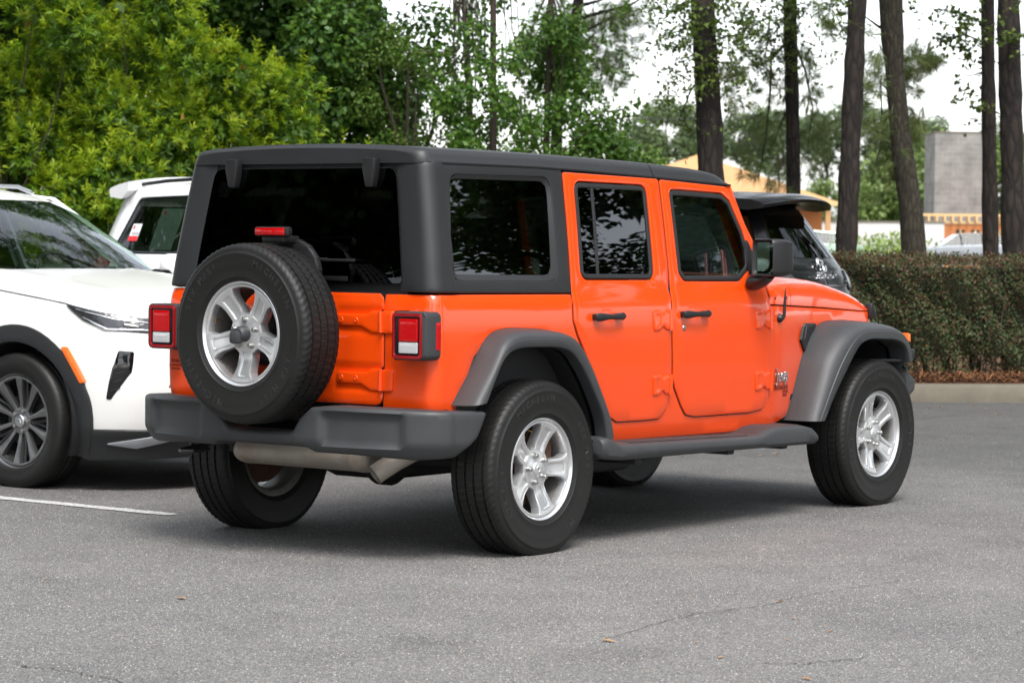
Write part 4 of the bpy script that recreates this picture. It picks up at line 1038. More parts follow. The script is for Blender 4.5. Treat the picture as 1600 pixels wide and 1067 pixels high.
_cw = {}
def car_wheel(parent, loc, rz, R, rr, spin=0., dark=True):
    w = empty('wheel', loc, rz, parent); key = (R, rr)
    if key not in _cw:
        t = MB(); wd = .118
        half = [(rr-.004, .085), (rr+.004, .100), (rr+.012, .108), (rr+(R-rr)*.42, .121), (rr+(R-rr)*.72, .118), (R-.012, .106), (R-.003, .092), (R, .07), (R, .048), (R-.007, .045), (R-.007, .037), (R, .034), (R, .012), (R-.007, .008), (R-.007, 0)]
        prof = [(r, -o) for r, o in half]+[(r, o) for r, o in half[::-1][1:]]
        pa = np.array(prof); tr = pa[:, 0] > R-.004
        t.lathe(prof, 180, mod=lambda i, p: np.where(tr & ((i+np.round(np.abs(pa[:, 1])*60).astype(int)) % 3 == 0), -.003, 0.))
        for V in t.V:
            V[:, 2] = np.maximum(V[:, 2], -R+.012)
        a = t.build('tyre', RUBBER, angle=35)
        r_ = MB(); r_.lathe([(rr-.014, .080), (rr-.006, .092), (rr+.001, .097), (rr+.004, .094), (rr+.003, .08)], 72); r_.lathe([(rr-.014, .08), (rr-.03, .06), (rr-.035, -.08), (rr, -.1)], 60)
        sf = lambda s, t, d=0: np.stack([s, -(.062+.03*smooth01((np.hypot(s, t)-.06)/(rr-.06))-.0*s+np.asarray(d)), t], -1)
        H = []
        n = 10
        for k in range(n):
            a0, a1 = 2*np.pi*k/n, 2*np.pi*(k+1)/n; pts = []
            gw = .0 if k % 2 else .008
            for r, w_ in ((.075, .011), (.15, .013+gw*.4), (rr-.026, .022+gw)): pts.append((r*math.cos(a0)-w_*math.sin(a0), r*math.sin(a0)+w_*math.cos(a0)))
            for r, w_ in ((rr-.026, .022+gw), (.15, .013+gw*.4), (.075, .011)): pts.append((r*math.cos(a1)+w_*math.sin(a1), r*math.sin(a1)-w_*math.cos(a1)))
            H.append(fillet(pts, [.004, 0, .008, .008, 0, .004], 3))
        circ = [((rr-.012)*math.cos(a), (rr-.012)*math.sin(a)) for a in np.linspace(0, 2*np.pi, 80, endpoint=False)]
        panel(r_, circ, sf, H, r=.003, th=.03, step=.02)
        b_ = r_.build('rim', GUNM, angle=30)
        dk = MB()
        for k in range(5):
            a0 = 2*np.pi*(k*2+.5)/10
            for o in (-.10, .10): dk.tube([(.06*math.cos(a0), -.045, .06*math.sin(a0)), (.15*math.cos(a0+o*.6), -.05, .15*math.sin(a0+o*.6)), ((rr-.02)*math.cos(a0+o), -.07, (rr-.02)*math.sin(a0+o))], .008, 6)
        dk.lathe([(0, .01), (.16, .01), (.165, -.02)], 40)
        c_ = dk.build('inner_spokes', GUND, angle=30)
        cp = MB(); cp.lathe([(.036, .06), (.036, .072), (.030, .078), (0, .079)], 28); cp.tube([(-.016, -.081, -.006), (-.004, -.081, .012), (.004, -.081, .012), (.016, -.081, -.006)], .003, 6); d_ = cp.build('centre_cap', CHROME, angle=30)
        ln = MB()
        for k in range(5):
            a0 = 2*np.pi*(k+.25)/5; ln.lathe([(.011, .05), (.011, .07), (0, .072)], 8, Matrix.Translation((.057*math.cos(a0), 0, .057*math.sin(a0))))
        e_ = ln.build('lug_nuts', STEEL, angle=30)
        _cw[key] = [(o.name.split('.')[0], o.data) for o in (a, b_, c_, d_, e_)]
        for o in (a, b_, c_, d_, e_): bpy.data.objects.remove(o)
    for nm, me in _cw[key]: link(nm, me, w).rotation_euler = (0, 0 if nm == 'tyre' else spin, 0)
    return w

def suv(name, label, loc, rz, paint, style):
    root = thing(name, label, 'car', (loc[0], loc[1], 0), rz)
    st = dict(tail=[.12, .02, 0, 0, .04, .12, .42, .52], roof=1.68, rear_win=-3.55, dpost=-3.80)
    st.update(style)
    plan = [(.93, 0), (.92, -.25), (.885, -.5), (.81, -.70), (.69, -.84), (.50, -.93), (.2, -.975), (-.3, -.985), (-2.9, -.985), (-3.45, -.965), (-3.75, -.91), (-3.95, -.79), (-4.03, -.6), (-4.07, -.3), (-4.08, 0)]
    B = Body(plan, ([.2, .35, .6, .85, 1.0, 1.12, 1.2, 1.64, 1.72], [.93, .975, 1., 1., .985, .945, .885, .66, .60]),
             ([.2, .35, .5, .7, .85, .95, 1.05], [-.10, -.03, 0, 0, -.03, -.08, -.16]), ([.25, .45, .6, .85, 1.05, 1.2, 1.6, 1.7], st['tail']), .93, -4.08)
    S = lambda x: float(B.s(x)); R, zc, xr = .378, .368, -2.9
    sS = B.S
    top = [(0., .925), (S(.88), .935), (S(.69), .965), (S(.38), 1.032), (S(-.16), 1.092), (S(-.75), 1.145), (S(-1.1), 1.135), (S(-3.0), 1.165), (S(-3.8), 1.175), (sS, 1.16)]
    def archpts(cx): # from front to rear in s
        return [(S(x), z) for x, z in arc(cx, zc, .445, -.33, math.pi+.33, 26)]
    bot = [(0., .26), (S(.52), .25)]+archpts(0)+[(S(-.55), .25), (S(xr+.55), .25)]+archpts(xr)+[(S(xr-.5), .27), (sS, .32)]
    out = np.array(bot+top[::-1])
    mb = MB(); panel(mb, out, B, d=0, r=.002, th=.03, step=.075, relief=lambda s, z: .012*np.exp(-((z-.80)/.10)**2)*((s > S(.45)) & (s < S(-3.7)))-.012*smooth01((z-.97)/.05)*0)
    both(mb, 'body', paint, root)
    # cladding round the arches and along the sill
    for cx in (0, xr):
        mb = MB(); o = [(S(x), z) for x, z in arc(cx, zc, .535, -.37, math.pi+.37, 36)]; i = [(S(x), z) for x, z in arc(cx, zc, .438, -.40, math.pi+.40, 36)]
        panel(mb, np.array(o+i[::-1]), B, d=.016, r=.008, th=.05, step=.04); both(mb, 'arch_cladding', CLAD, root)
        mb = MB(); A = [arc(cx, zc, .44, -.4, math.pi+.4, 24)]; mb.grid([[(x, -.965, z), (x, -.62, z)] for x, z in A[0]]); mb.box((cx, -.62, .55), (.95, .02, .75)); both(mb, 'arch_liner', DARK, root)
    mb = MB(); panel(mb, [(S(-.50), .22), (S(xr+.50), .22), (S(xr+.48), .40), (S(-.48), .40)], B, d=.014, r=.008, th=.05, step=.07); both(mb, 'sill_cladding', CLAD, root)
    mb = MB(); panel(mb, [(0, .19), (S(.49), .17), (S(.505), .345), (S(.70), .345), (0, .33)], B, d=.012, r=.008, th=.06, step=.04); both(mb, 'bumper_cladding', CLAD, root); mb = MB(); panel(mb, [(sS, .25), (S(xr-.49), .22), (S(xr-.49), .42), (S(-3.7), .45), (sS, .45)], B, d=.012, r=.008, th=.06, step=.05); both(mb, 'bumper_cladding', CLAD, root)
    mb = MB(); mb.box((-1.6, 0, .26), (4.3, 1.5, .10), r=.03); mb.build('underbody', DARK, root)
    mb = MB(); panel(mb, fillet([(S(.345), .79), (S(.395), .79), (S(.505), .60), (S(.468), .595)], .012, 4), B, d=.020, r=.004, th=.01, step=.02); both(mb, 'side_marker', AMBER, root)
    # bonnet
    hx = [S(x) for x in (.90, .86, .80, .72, .62, .5, .35, .15, -.05, -.25, -.5, -.75)]; hs = np.r_[.02, .25, .45, hx]
    zt_ = np.interp(hs, [t[0] for t in top], [t[1] for t in top]); pr = B(hs, zt_, .001); rows = []
    v = np.linspace(-1, 1, 21)
    for k, p in enumerate(pr):
        cr = .052*smooth01((.93-p[0])/.75+.05); sh = .16*smooth01((.2-p[0])/.9)
        rows.append([(p[0]+sh*(1-u*u), p[1]*-u, p[2]+cr*(1-abs(u)**3.2)+(.012*math.exp(-((abs(u)-.62)/.1)**2)*smooth01((.8-p[0])/.5))) for u in v])
    mb = MB(); mb.grid(rows, flip=True); mb.build('bonnet', paint, root)
    for mir in (False, True):
        mb = MB(); ts = np.array([t[0] for t in top[:6]]); tz = np.array([t[1] for t in top[:6]]); o = [(a, b-.004) for a, b in zip(ts, tz)]+[(a, b-.009) for a, b in zip(ts[::-1], tz[::-1])]
        panel(mb, np.array(o), B, d=.002, r=0, th=.002, step=.05); mb.build('bonnet_seam', DARK, root, mirror=mir)
    # screen and roof
    ap = [(-.75, 1.148), (-.97, 1.33), (-1.21, 1.485), (-1.44, 1.600)]
    rf = [(-1.44, 1.600), (-1.55, 1.628), (-1.75, 1.652), (-2.2, st['roof']-.015), (-2.9, st['roof']-.022), (-3.3, st['roof']-.04), (st['dpost']+.12, st['roof']-.075)]
    def across(pts, bulge, crown, n=15, d=0.):
        rows = []
        for k, (x, z) in enumerate(pts):
            p = B(np.array([S(x)]), np.array([z]), d)[0]; bl = bulge[k] if hasattr(bulge, '__len__') else bulge; c = crown[k] if hasattr(crown, '__len__') else crown
            rows.append([(p[0]+bl*(1-u*u), -p[1]*u, p[2]+c*(1-u*u)) for u in np.linspace(-1, 1, n)])
        return rows
    mb = MB(); mb.grid(across(ap, [.17, .165, .155, .14], [0.015, .015, .012, .008])); mb.build('windscreen', G_CLR, root)
    mb = MB(); mb.grid(across(rf, [.14, .10, .06, .02, 0, 0, -.03], [.008, .030, .05, .055, .055, .055, .05])); mb.build('roof', paint, root)
    mb = MB(); mb.grid(across([(-.70, 1.15), (-.77, 1.175)], .175, .012, d=.003)); mb.build('wiper_cowl', CLAD, root)
    # glasshouse
    go = [(-.72, 1.15), (-1.45, 1.632), (-1.75, 1.660), (-2.2, st['roof']-.008), (-2.9, st['roof']-.015), (-3.3, st['roof']-.033), (st['dpost']+st.get('dtop', .10), st['roof']-.07), (st['dpost'], st['roof']-.16), (st['dpost']-.17, 1.17), (-3.0, 1.155), (-1.0, 1.125)]
    rw = st['rear_win']
    wins = [fillet([(-1.05, 1.19), (-1.53, 1.588), (-1.93, 1.610), (-1.93, 1.185)], .03), fillet([(-2.02, 1.185), (-2.02, 1.612), (-2.78, 1.60), (-2.80, 1.20)], .03), fillet(st.get('quarter', [(-2.90, 1.20), (-2.88, 1.598), (rw+.25, 1.56), (rw, 1.25)]), .04)]
    cv = lambda p: np.array([(S(x), z) for x, z in p])
    for mir in (False, True):
        mb = MB(); panel(mb, cv(go), B, [cv(w_) for w_ in wins], d=.002, r=.003, th=.03, step=.07); g = mb.build('glasshouse', paint, root, mirror=mir)
        mb = MB()
        for w_ in wins: panel(mb, offs(cv(w_), -.014), B, [offs(cv(w_), .006)], d=.004, r=.002, th=.006, step=.1)
        mb.build('window_trim', GLOSSB, g, mirror=mir)
        for k, w_ in enumerate(wins): m2 = MB(); panel(m2, offs(cv(w_), -.004), B, d=-.006, r=0, th=0, step=.15); m2.build('side_window', G_TINT if k == 0 else st.get('qglass', G_PRIV), g, mirror=mir)
    # rear screen, tailgate lines, spoiler
    rg = fillet([(sS-.66, 1.245), (sS+.66, 1.245), (sS+.56, 1.56), (sS-.56, 1.56)], .05)
    mb = MB(); panel(mb, [(sS-.86, 1.14), (sS+.86, 1.14), (sS+.74, 1.645), (sS-.74, 1.645)], B, [rg], d=.001, r=.003, th=.02, step=.06); mb.build('tailgate_frame', paint, root)
    mb = MB(); panel(mb, offs(rg, -.004), B, d=.004, r=0, th=0, step=.12); mb.build('rear_screen', G_DARK, root)
    tail = B(np.array([sS]), np.array([1.60]))[0][0]
    mb = MB(); rows = []
    for y in np.linspace(-1, 1, 17):
        e = 1-.14*abs(y)**4; yy = y*st.get('spw', .665); zt = st['roof']+.028-.05*y*y+st.get('spz', 0); xf = tail+.35; xb = tail-st.get('spoil', .12)*e+.06*abs(y)**3
        rows.append([(max(xf, xb+.16), yy, zt-.0), (xb+.11, yy, zt-.018), (xb+.02, yy, zt-.045), (xb, yy, zt-.06), (xb+.01, yy, zt-.085-st.get('spt', 0)), (xb+.13, yy, zt-.10-st.get('spt', 0)), (max(xf, xb+.16), yy, zt-.07)])
    mb.grid(rows, closed_v=True); mb.add(rows[0], [list(range(7))]); mb.add(rows[-1], [list(range(7))[::-1]]); mb.build('roof_spoiler', paint, root)
    for sgn in (False, True):
        mb = MB(); q = [B(np.array([S(x)]), np.array([z]), .0)[0]+np.array([0, .02, .045]) for x, z in rf[2:]]; q = [q[0]+np.array([.12, 0, -.035])]+q+[q[-1]+np.array([-.1, 0, -.04])]
        mb.tube(q, .014, 8); mb.build('roof_rail', st.get('rail', STEEL), root, mirror=sgn)
    for mir in (False, True):
        mb = MB(); p = B(np.array([S(-.80)]), np.array([1.17]))[0]
        mb.box((p[0]+.02, p[1]-.17, 1.21), (.13, .22, .15), r=.05, seg=3); h = mb.build('door_mirror', paint, root, mirror=mir); m2 = MB(); m2.box((p[0]+.02, p[1]-.03, 1.165), (.10, .16, .05), r=.02); m2.build('mirror_arm', GLOSSB, h, mirror=mir)
    # lamps front and rear
    hl = fillet([(S(.375), 1.028), (S(.70), .962), (S(.87), .924), (S(.90), .87), (S(.80), .868), (S(.62), .888), (S(.50), .935)], [.008, .03, .03, .03, .03, .04, .03], 4)
    tlp = fillet([(S(-3.62), 1.10), (S(-3.62), 1.16), (sS-.62, 1.145), (sS-.48, 1.06), (sS-.52, .99), (sS-.74, .96), (S(-3.78), 1.0)], .02, 4)
    for mir in (False, True):
        mb = MB(); panel(mb, hl, B, d=.009, r=.003, th=.014, step=.03); l = mb.build('headlamp', LAMPD, root, mirror=mir)
        mb = MB()
        panel(mb, [(S(.45), 1.000), (S(.68), .946), (S(.86), .906), (S(.865), .900), (S(.68), .938), (S(.47), .992)], B, d=.013, r=.002, th=.004, step=.03)
        panel(mb, [(S(.49), .955), (S(.505), .955), (S(.635), .893), (S(.86), .880), (S(.86), .873), (S(.62), .886)], B, d=.013, r=.001, th=.004, step=.03)
        mb.build('lamp_trim', CHROME, l, mirror=mir)
        for x_ in (.74, .84): mb = MB(); panel(mb, fillet([(S(x_-.03), .895), (S(x_+.03), .885), (S(x_+.03), .908), (S(x_-.03), .922)], .006), B, d=.013, r=.003, th=.006, step=.02); mb.build('projector', GLOSSB, l, mirror=mir)
        mb = MB(); panel(mb, tlp, B, d=.014, r=.01, th=.04, step=.03); mb.build('tail_lamp', st.get('tailmat', REDLENS), root, mirror=mir)
        if st.get('vent', True):
            mb = MB(); panel(mb, fillet([(S(.67), .775), (S(.735), .772), (S(.72), .66), (S(.625), .51), (S(.60), .51), (S(.635), .68)], .012, 4), B, d=.002, r=.002, th=.03, step=.03); vv = mb.build('bumper_vent', GLOSSB, root, mirror=mir)
            mb = MB()
            for k in range(5):
                z0 = .555+.045*k; panel(mb, [(S(.628+.010*k), z0), (S(.672+.010*k), z0+.018), (S(.672+.010*k), z0+.023), (S(.628+.010*k), z0+.005)], B, d=.006, r=.001, th=.004, step=.05)
            mb.build('vent_slats', CLAD, vv, mirror=mir)
            mb = MB(); panel(mb, fillet([(S(.60), .27), (S(.86), .335), (S(.87), .30), (S(.75), .245)], .006), B, d=.018, r=.003, th=.01, step=.03); mb.build('chrome_lip', SILVC, root, mirror=mir)
    gr = fillet([(-.50, .60), (.50, .60), (.46, .86), (-.46, .86)], .06)
    mb = MB(); panel(mb, gr, B, d=.004, r=.004, th=.02, step=.05); mb.build('grille', GLOSSB, root)
    # doors: shut lines and handles
    for x0, x1, x2 in ((-.72, -1.98, -1.98), (-2.02, -2.84, -3.0)):
        o = fillet([(S(x0), .44), (S(x0), 1.12), (S(x2), 1.13), (S(x2), .80), (S(x1+.22 if x1 < -2.5 else x1), .44)], .05)
        mb = MB(); panel(mb, offs(o, -.002), B, [offs(o, .003)], d=.014, r=0, th=.012, step=.08); both(mb, 'door_seam', DARK, root)
        mb = MB(); p = B(np.array([S(x1+.16)]), np.array([.98]), .035)[0]; mb.box(p, (.20, .025, .03), r=.01); both(mb, 'door_handle', paint, root)
    # cabin
    mb = MB(); mb.box((-2.3, 0, .62), (3.2, 1.7, .05)); mb.box((-.88, 0, 1.06), (.45, 1.5, .16), r=.05)
    for x in (-1.75, -2.6):
        for y in (.38, -.38): mb.box((x+.1, y, .85), (.5, .5, .2), r=.05); mb.box((x-.22, y, 1.14), (.16, .5, .62), r=.07); mb.box((x-.27, y, 1.50), (.10, .26, .14), r=.05)
    mb.build('cabin_seats', FABRIC, root)
    mb = MB(); M = Matrix.Translation((-1.12, .40, 1.12)) @ Matrix.Rotation(-.5, 4, 'Y') @ Matrix.Rotation(math.pi/2, 4, 'Z'); mb.lathe([(.18+.015*math.cos(a), .015*math.sin(a)) for a in np.linspace(0, 2*np.pi, 10, endpoint=False)], 36, M, closed=True); mb.box((0, 0, 0), (.33, .03, .06), M, r=.01); mb.build('steering_wheel', BLACKP, root)
    for x in (0, xr):
        car_wheel(root, (x, -.875, zc), 0, R, .262, .35); car_wheel(root, (x, .875, zc), math.pi, R, .262, .9)
    return root, B

SUV1, B1 = suv('crossover_car', 'white crossover at the left edge with slim-spoked wheel and amber side marker', (1.50, 3.12), -math.pi/2, WHITE, dict(rail=SILVC))
SUV2, B2 = suv('crossover_car', 'boxy white car behind the crossover, red and white sticker on its dark rear side window', (6.32, 3.65), -math.pi/2, WHITE2,
    dict(tail=[.10, .02, 0, 0, .01, .04, .13, .16], roof=1.735, dpost=-3.98, dtop=.03, rear_win=-3.64, quarter=[(-2.90, 1.20), (-2.88, 1.62), (-3.54, 1.60), (-3.64, 1.26), (-3.60, 1.20)], vent=False, rail=BLACKP, spoil=-.10, spz=.02, spt=.03, spw=.70, qglass=G_TINT))
SUV2.scale = (1.045, 1.045, 1.05)
SUV3, B3 = suv('crossover_car', 'black family car with sloping rear window and roof spoiler parked against the clipped hedge', (0, 0), R_(99), BLACKC, dict(tail=[.12, .02, 0, 0, .05, .13, .40, .50], tailmat=LAMPD, vent=False, rail=BLACKP, roof=1.72, spoil=.2))
_c = at(1297, 21.0); _d = np.array([math.cos(R_(99)), math.sin(R_(99))])
SUV3.location = (_c.x+_d[0]*4.26, _c.y+_d[1]*4.26, 0); SUV3.scale = (1.05, 1.05, 1.025)

# marks on the second white car's glass
sS2 = lambda x: float(B2.s(x))
def stick(B, parent, name, x0, x1, z0, z1, m, d):
    mb = MB(); panel(mb, [(float(B.s(x0)), z0), (float(B.s(x1)), z0), (float(B.s(x1)), z1), (float(B.s(x0)), z1)], B, d=d, r=0, th=0, step=.1); return mb.build(name, m, parent)
stk = stick(B2, SUV2, 'window_sticker', -3.395, -3.51, 1.285, 1.415, PAPW, -.002)
stick(B2, stk, 'sticker_band', -3.395, -3.51, 1.285, 1.322, PAPR, .0); stick(B2, stk, 'sticker_print', -3.40, -3.485, 1.33, 1.352, PAPG, .0); stick(B2, stk, 'sticker_logo', -3.470, -3.492, 1.375, 1.40, PAPR, .0)
sh = stick(B2, SUV2, 'price_sheet', -3.00, -3.24, 1.225, 1.535, PAPER, -.012); stick(B2, sh, 'sheet_logo', -3.185, -3.212, 1.49, 1.515, PAPR, -.010)

# badge and name on the black car's tailgate
tb = B3.S
mb = MB()
def ellip(c, rx, rz, rad):
    q = []
    for a in np.linspace(0, 2*np.pi, 28): q.append(B3(np.array([tb+c[0]+rx*math.cos(a)]), np.array([c[1]+rz*math.sin(a)]), .016)[0])
    mb.tube(q, rad, 6)
ellip((0, 1.175), .085, .050, .0085); ellip((0, 1.175), .030, .048, .0075); ellip((0, 1.198), .062, .020, .0075); mb.build('tailgate_emblem', CHROME, SUV3)
mb = MB(); a0, a1 = B3(np.array([tb-.1]), np.array([1.02]), .02)[0], B3(np.array([tb+.1]), np.array([1.02]), .02)[0]
text_on(mb, 'HIGHLANDER', .066, B3(np.array([tb-.0]), np.array([1.082]), .016)[0], a0*-1+a1, (.05, 0, 1), .006, bold=.012); mb.build('name_badge', CHROME, SUV3)
mb = MB(); panel(mb, fillet([(tb-.45, 1.035), (tb+.45, 1.035), (tb+.40, 1.02), (tb-.40, 1.02)], .004), B3, d=.012, r=.003, th=.01, step=.05); mb.build('plate_garnish', GLOSSB, SUV3)
mb = MB(); mb.prism([(-2.9, 1.735), (-3.02, 1.735), (-3.02, 1.79)], -.012, .012, axis=1, r=.004); mb.build('shark_fin_aerial', BLACKC, SUV3)
# ------------------------------------------------------------------ plants
def leafmat(name, a, b, rough=.45, trans=.3): return mat(name, a, rough, island=b, trans=trans, spec=.4)
L_NEW = leafmat('young_yellow_green_leaf', (.26, .42, .016), (.52, .60, .035), trans=.45)
L_MID = leafmat('bright_green_leaf', (.13, .28, .018), (.26, .41, .032), trans=.45)
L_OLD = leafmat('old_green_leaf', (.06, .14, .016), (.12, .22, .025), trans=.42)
L_DRK = leafmat('dark_green_leaf', (.05, .13, .028), (.11, .22, .045), trans=.4)
L_HRT = leafmat('mid_green_leaf', (.075, .18, .022), (.165, .29, .042), trans=.4)
L_OAK = leafmat('olive_small_leaf', (.055, .105, .016), (.13, .185, .03))
L_NDL = leafmat('pine_needle', (.085, .14, .035), (.18, .22, .07), trans=.35)
L_HDG = leafmat('hedge_leaf', (.022, .044, .011), (.068, .088, .026), rough=.6, trans=.15)
L_HRD = leafmat('red_brown_hedge_leaf', (.075, .035, .018), (.14, .065, .032), rough=.6, trans=.15)
L_FAR = leafmat('far_foliage', (.11, .18, .045), (.20, .27, .07))
L_FR2 = leafmat('far_pine_foliage', (.085, .135, .055), (.15, .20, .085))
L_DRY = leafmat('withered_leaf', (.30, .12, .03), (.42, .25, .05))
MOSS = mat('grey_moss', (.20, .20, .165), .9, island=(.30, .29, .24))
def barkmat(name, a, b, sc, warp=.6):
    m = bpy.data.materials.new(name); m.use_nodes = True; t = m.node_tree; p = t.nodes['Principled BSDF']; N = t.nodes.new; Lk = t.links.new
    tc = N('ShaderNodeTexCoord'); mp = N('ShaderNodeMapping'); mp.inputs['Scale'].default_value = (sc, sc, sc*.28); Lk(tc.outputs['Object'], mp.inputs[0])
    v = N('ShaderNodeTexVoronoi'); v.feature = 'DISTANCE_TO_EDGE'; v.inputs['Scale'].default_value = 1.; n = N('ShaderNodeTexNoise'); n.inputs['Scale'].default_value = 2.2; n.inputs['Detail'].default_value = 6
    Lk(mp.outputs[0], n.inputs['Vector']); ad = N('ShaderNodeMix'); ad.data_type = 'VECTOR'; ad.inputs[0].default_value = .35*warp+.1; Lk(mp.outputs[0], ad.inputs[4]); Lk(n.outputs['Color'], ad.inputs[5]); Lk(ad.outputs[1], v.inputs['Vector'])
    r = N('ShaderNodeValToRGB'); r.color_ramp.elements[0].color = (*[x*.5 for x in a], 1); r.color_ramp.elements[1].position = .22; r.color_ramp.elements[1].color = (*b, 1); e = r.color_ramp.elements.new(.09); e.color = (*a, 1)
    Lk(v.outputs['Distance'], r.inputs[0]); mx = N('ShaderNodeMix'); mx.data_type = 'RGBA'; mx.blend_type = 'MULTIPLY'; mx.inputs[0].default_value = .6; Lk(r.outputs[0], mx.inputs[6]); Lk(n.outputs['Color'], mx.inputs[7])
    hs = N('ShaderNodeHueSaturation'); hs.inputs['Value'].default_value = 1.35; Lk(mx.outputs[2], hs.inputs['Color']); bw = N('ShaderNodeMix'); bw.data_type = 'RGBA'; bw.inputs[0].default_value = .55; Lk(hs.outputs[0], bw.inputs[6]); Lk(r.outputs[0], bw.inputs[7])
    Lk(bw.outputs[2], p.inputs['Base Color']); p.inputs['Roughness'].default_value = .9
    bp = N('ShaderNodeBump'); bp.inputs['Strength'].default_value = 1.; bp.inputs['Distance'].default_value = .03; Lk(v.outputs['Distance'], bp.inputs['Height']); Lk(bp.outputs[0], p.inputs['Normal'])
    return m
B_PINE = barkmat('pine_bark', (.013, .0092, .0075), (.028, .0195, .015), 24, .9)
B_OAK = barkmat('grey_oak_bark', (.036, .030, .020), (.052, .044, .030), 48, 1.2)
B_TWIG = mat('twig_bark', (.045, .032, .023), .9, vary=(20, (.075, .06, .045), .3))

def unit(v): return v/(np.linalg.norm(v, axis=-1, keepdims=True)+1e-9)
def rdir(n, rg): return unit(rg.normal(size=(n, 3)))
def leaf_quads(base, axis, side, L, W, droop=0.):
    mid = base+axis*(L*.5)[:, None]; tip = base+axis*L[:, None]; tip[:, 2] -= droop*L; w_ = side*(W*.5)[:, None]
    return np.stack([base, mid+w_, tip, mid-w_], 1).reshape(-1, 3)
def quads(name, parts, mats, parent):
    """parts: one array of leaf corners for each material"""
    keep = [(i, p) for i, p in enumerate(parts) if len(p)]
    V = np.concatenate([p for _, p in keep]); idx = np.concatenate([np.full(len(p)//4, i) for i, p in keep])
    return fast_mesh(name, V, np.arange(len(V)).reshape(-1, 4), mats, parent, idx)
def rosettes(pts, ax, rg, n, L, W, open_=(.45, 1.25)):
    """whorls of narrow leaves round the tip of each shoot"""
    k = len(pts); P = np.repeat(pts, n, 0); A = np.repeat(ax, n, 0)
    u = unit(np.cross(A, rdir(k*n, rg))); th = rg.uniform(*open_, k*n)
    d = unit(A*np.cos(th)[:, None]+u*np.sin(th)[:, None]); s = unit(np.cross(d, A)+1e-6)
    ll = L*rg.uniform(.6, 1.15, k*n); back = A*(-rg.uniform(0, .06, k*n))[:, None]
    return leaf_quads(P+back, d, s, ll, W*rg.uniform(.8, 1.2, k*n), .12)
def broad(pts, nr, rg, L, W, flat=.5):
    k = len(pts); d = unit(rdir(k, rg)+nr*.35+np.array([0, 0, -.35])); up = unit(nr*(1-flat)+np.array([0, 0, flat])+rdir(k, rg)*.55); s = unit(np.cross(d, up))
    return leaf_quads(pts, d, s, L*rg.uniform(.6, 1.15, k), W*rg.uniform(.7, 1.15, k), .1)
def blob_pts(bl, n, rg, inner=.72, low=-.6):
    bl = np.array(bl, float); w_ = bl[:, 3]**2; k = rg.choice(len(bl), n, p=w_/w_.sum()); d = rdir(n, rg)
    d[:, 2] = np.where(d[:, 2] < low, -d[:, 2], d[:, 2])
    r = bl[k, 3]*rg.uniform(inner, 1.0, n)
    return bl[k, :3]+d*r[:, None], d
def lumps(c, rx, ry, rz, n, r0, r1, rg):
    d = rdir(n, rg)*rg.uniform(.35, 1., (n, 1))**.5
    return np.hstack([np.array(c)+d*[rx, ry, rz], rg.uniform(r0, r1, (n, 1))])
def limbs(mb, root, tops, rg, r0=.05, n=5, sag=.25):
    for t in tops:
        a, b = np.array(root, float), np.array(t, float); k = np.linspace(0, 1, n)[:, None]
        p = a+(b-a)*k; p[:, 2] += sag*np.sin(np.pi*k[:, 0])*np.linalg.norm(b-a)*.3; p[1:-1] += rg.normal(0, .05, (n-2, 3))*np.linalg.norm(b-a)*.4
        mb.tube(p, np.linspace(r0, r0*.15, n), 6, cap=False)
def trunk_tube(mb, pts, r, rg, n=18, rough=.06):
    pts = np.array(pts, float); t = np.linspace(0, len(pts)-1, 26); k = np.arange(len(pts))
    p = np.stack([np.interp(t, k, pts[:, i]) for i in range(3)], 1); rr = np.interp(t, k, r)*(1+rg.normal(0, rough*.5, 26))
    for _ in range(2): p[1:-1] = (p[:-2]+2*p[1:-1]+p[2:])/4
    mb.tube(p, rr, n, cap=True)

def sky_pt(u, v, depth):
    """the point of the place that lies on photo pixel (u, v) at a given distance: used to set out trunks"""
    return CAM+depth*(CD+(u-800)/FPX*CR+(533.5-v)/FPX*CU)

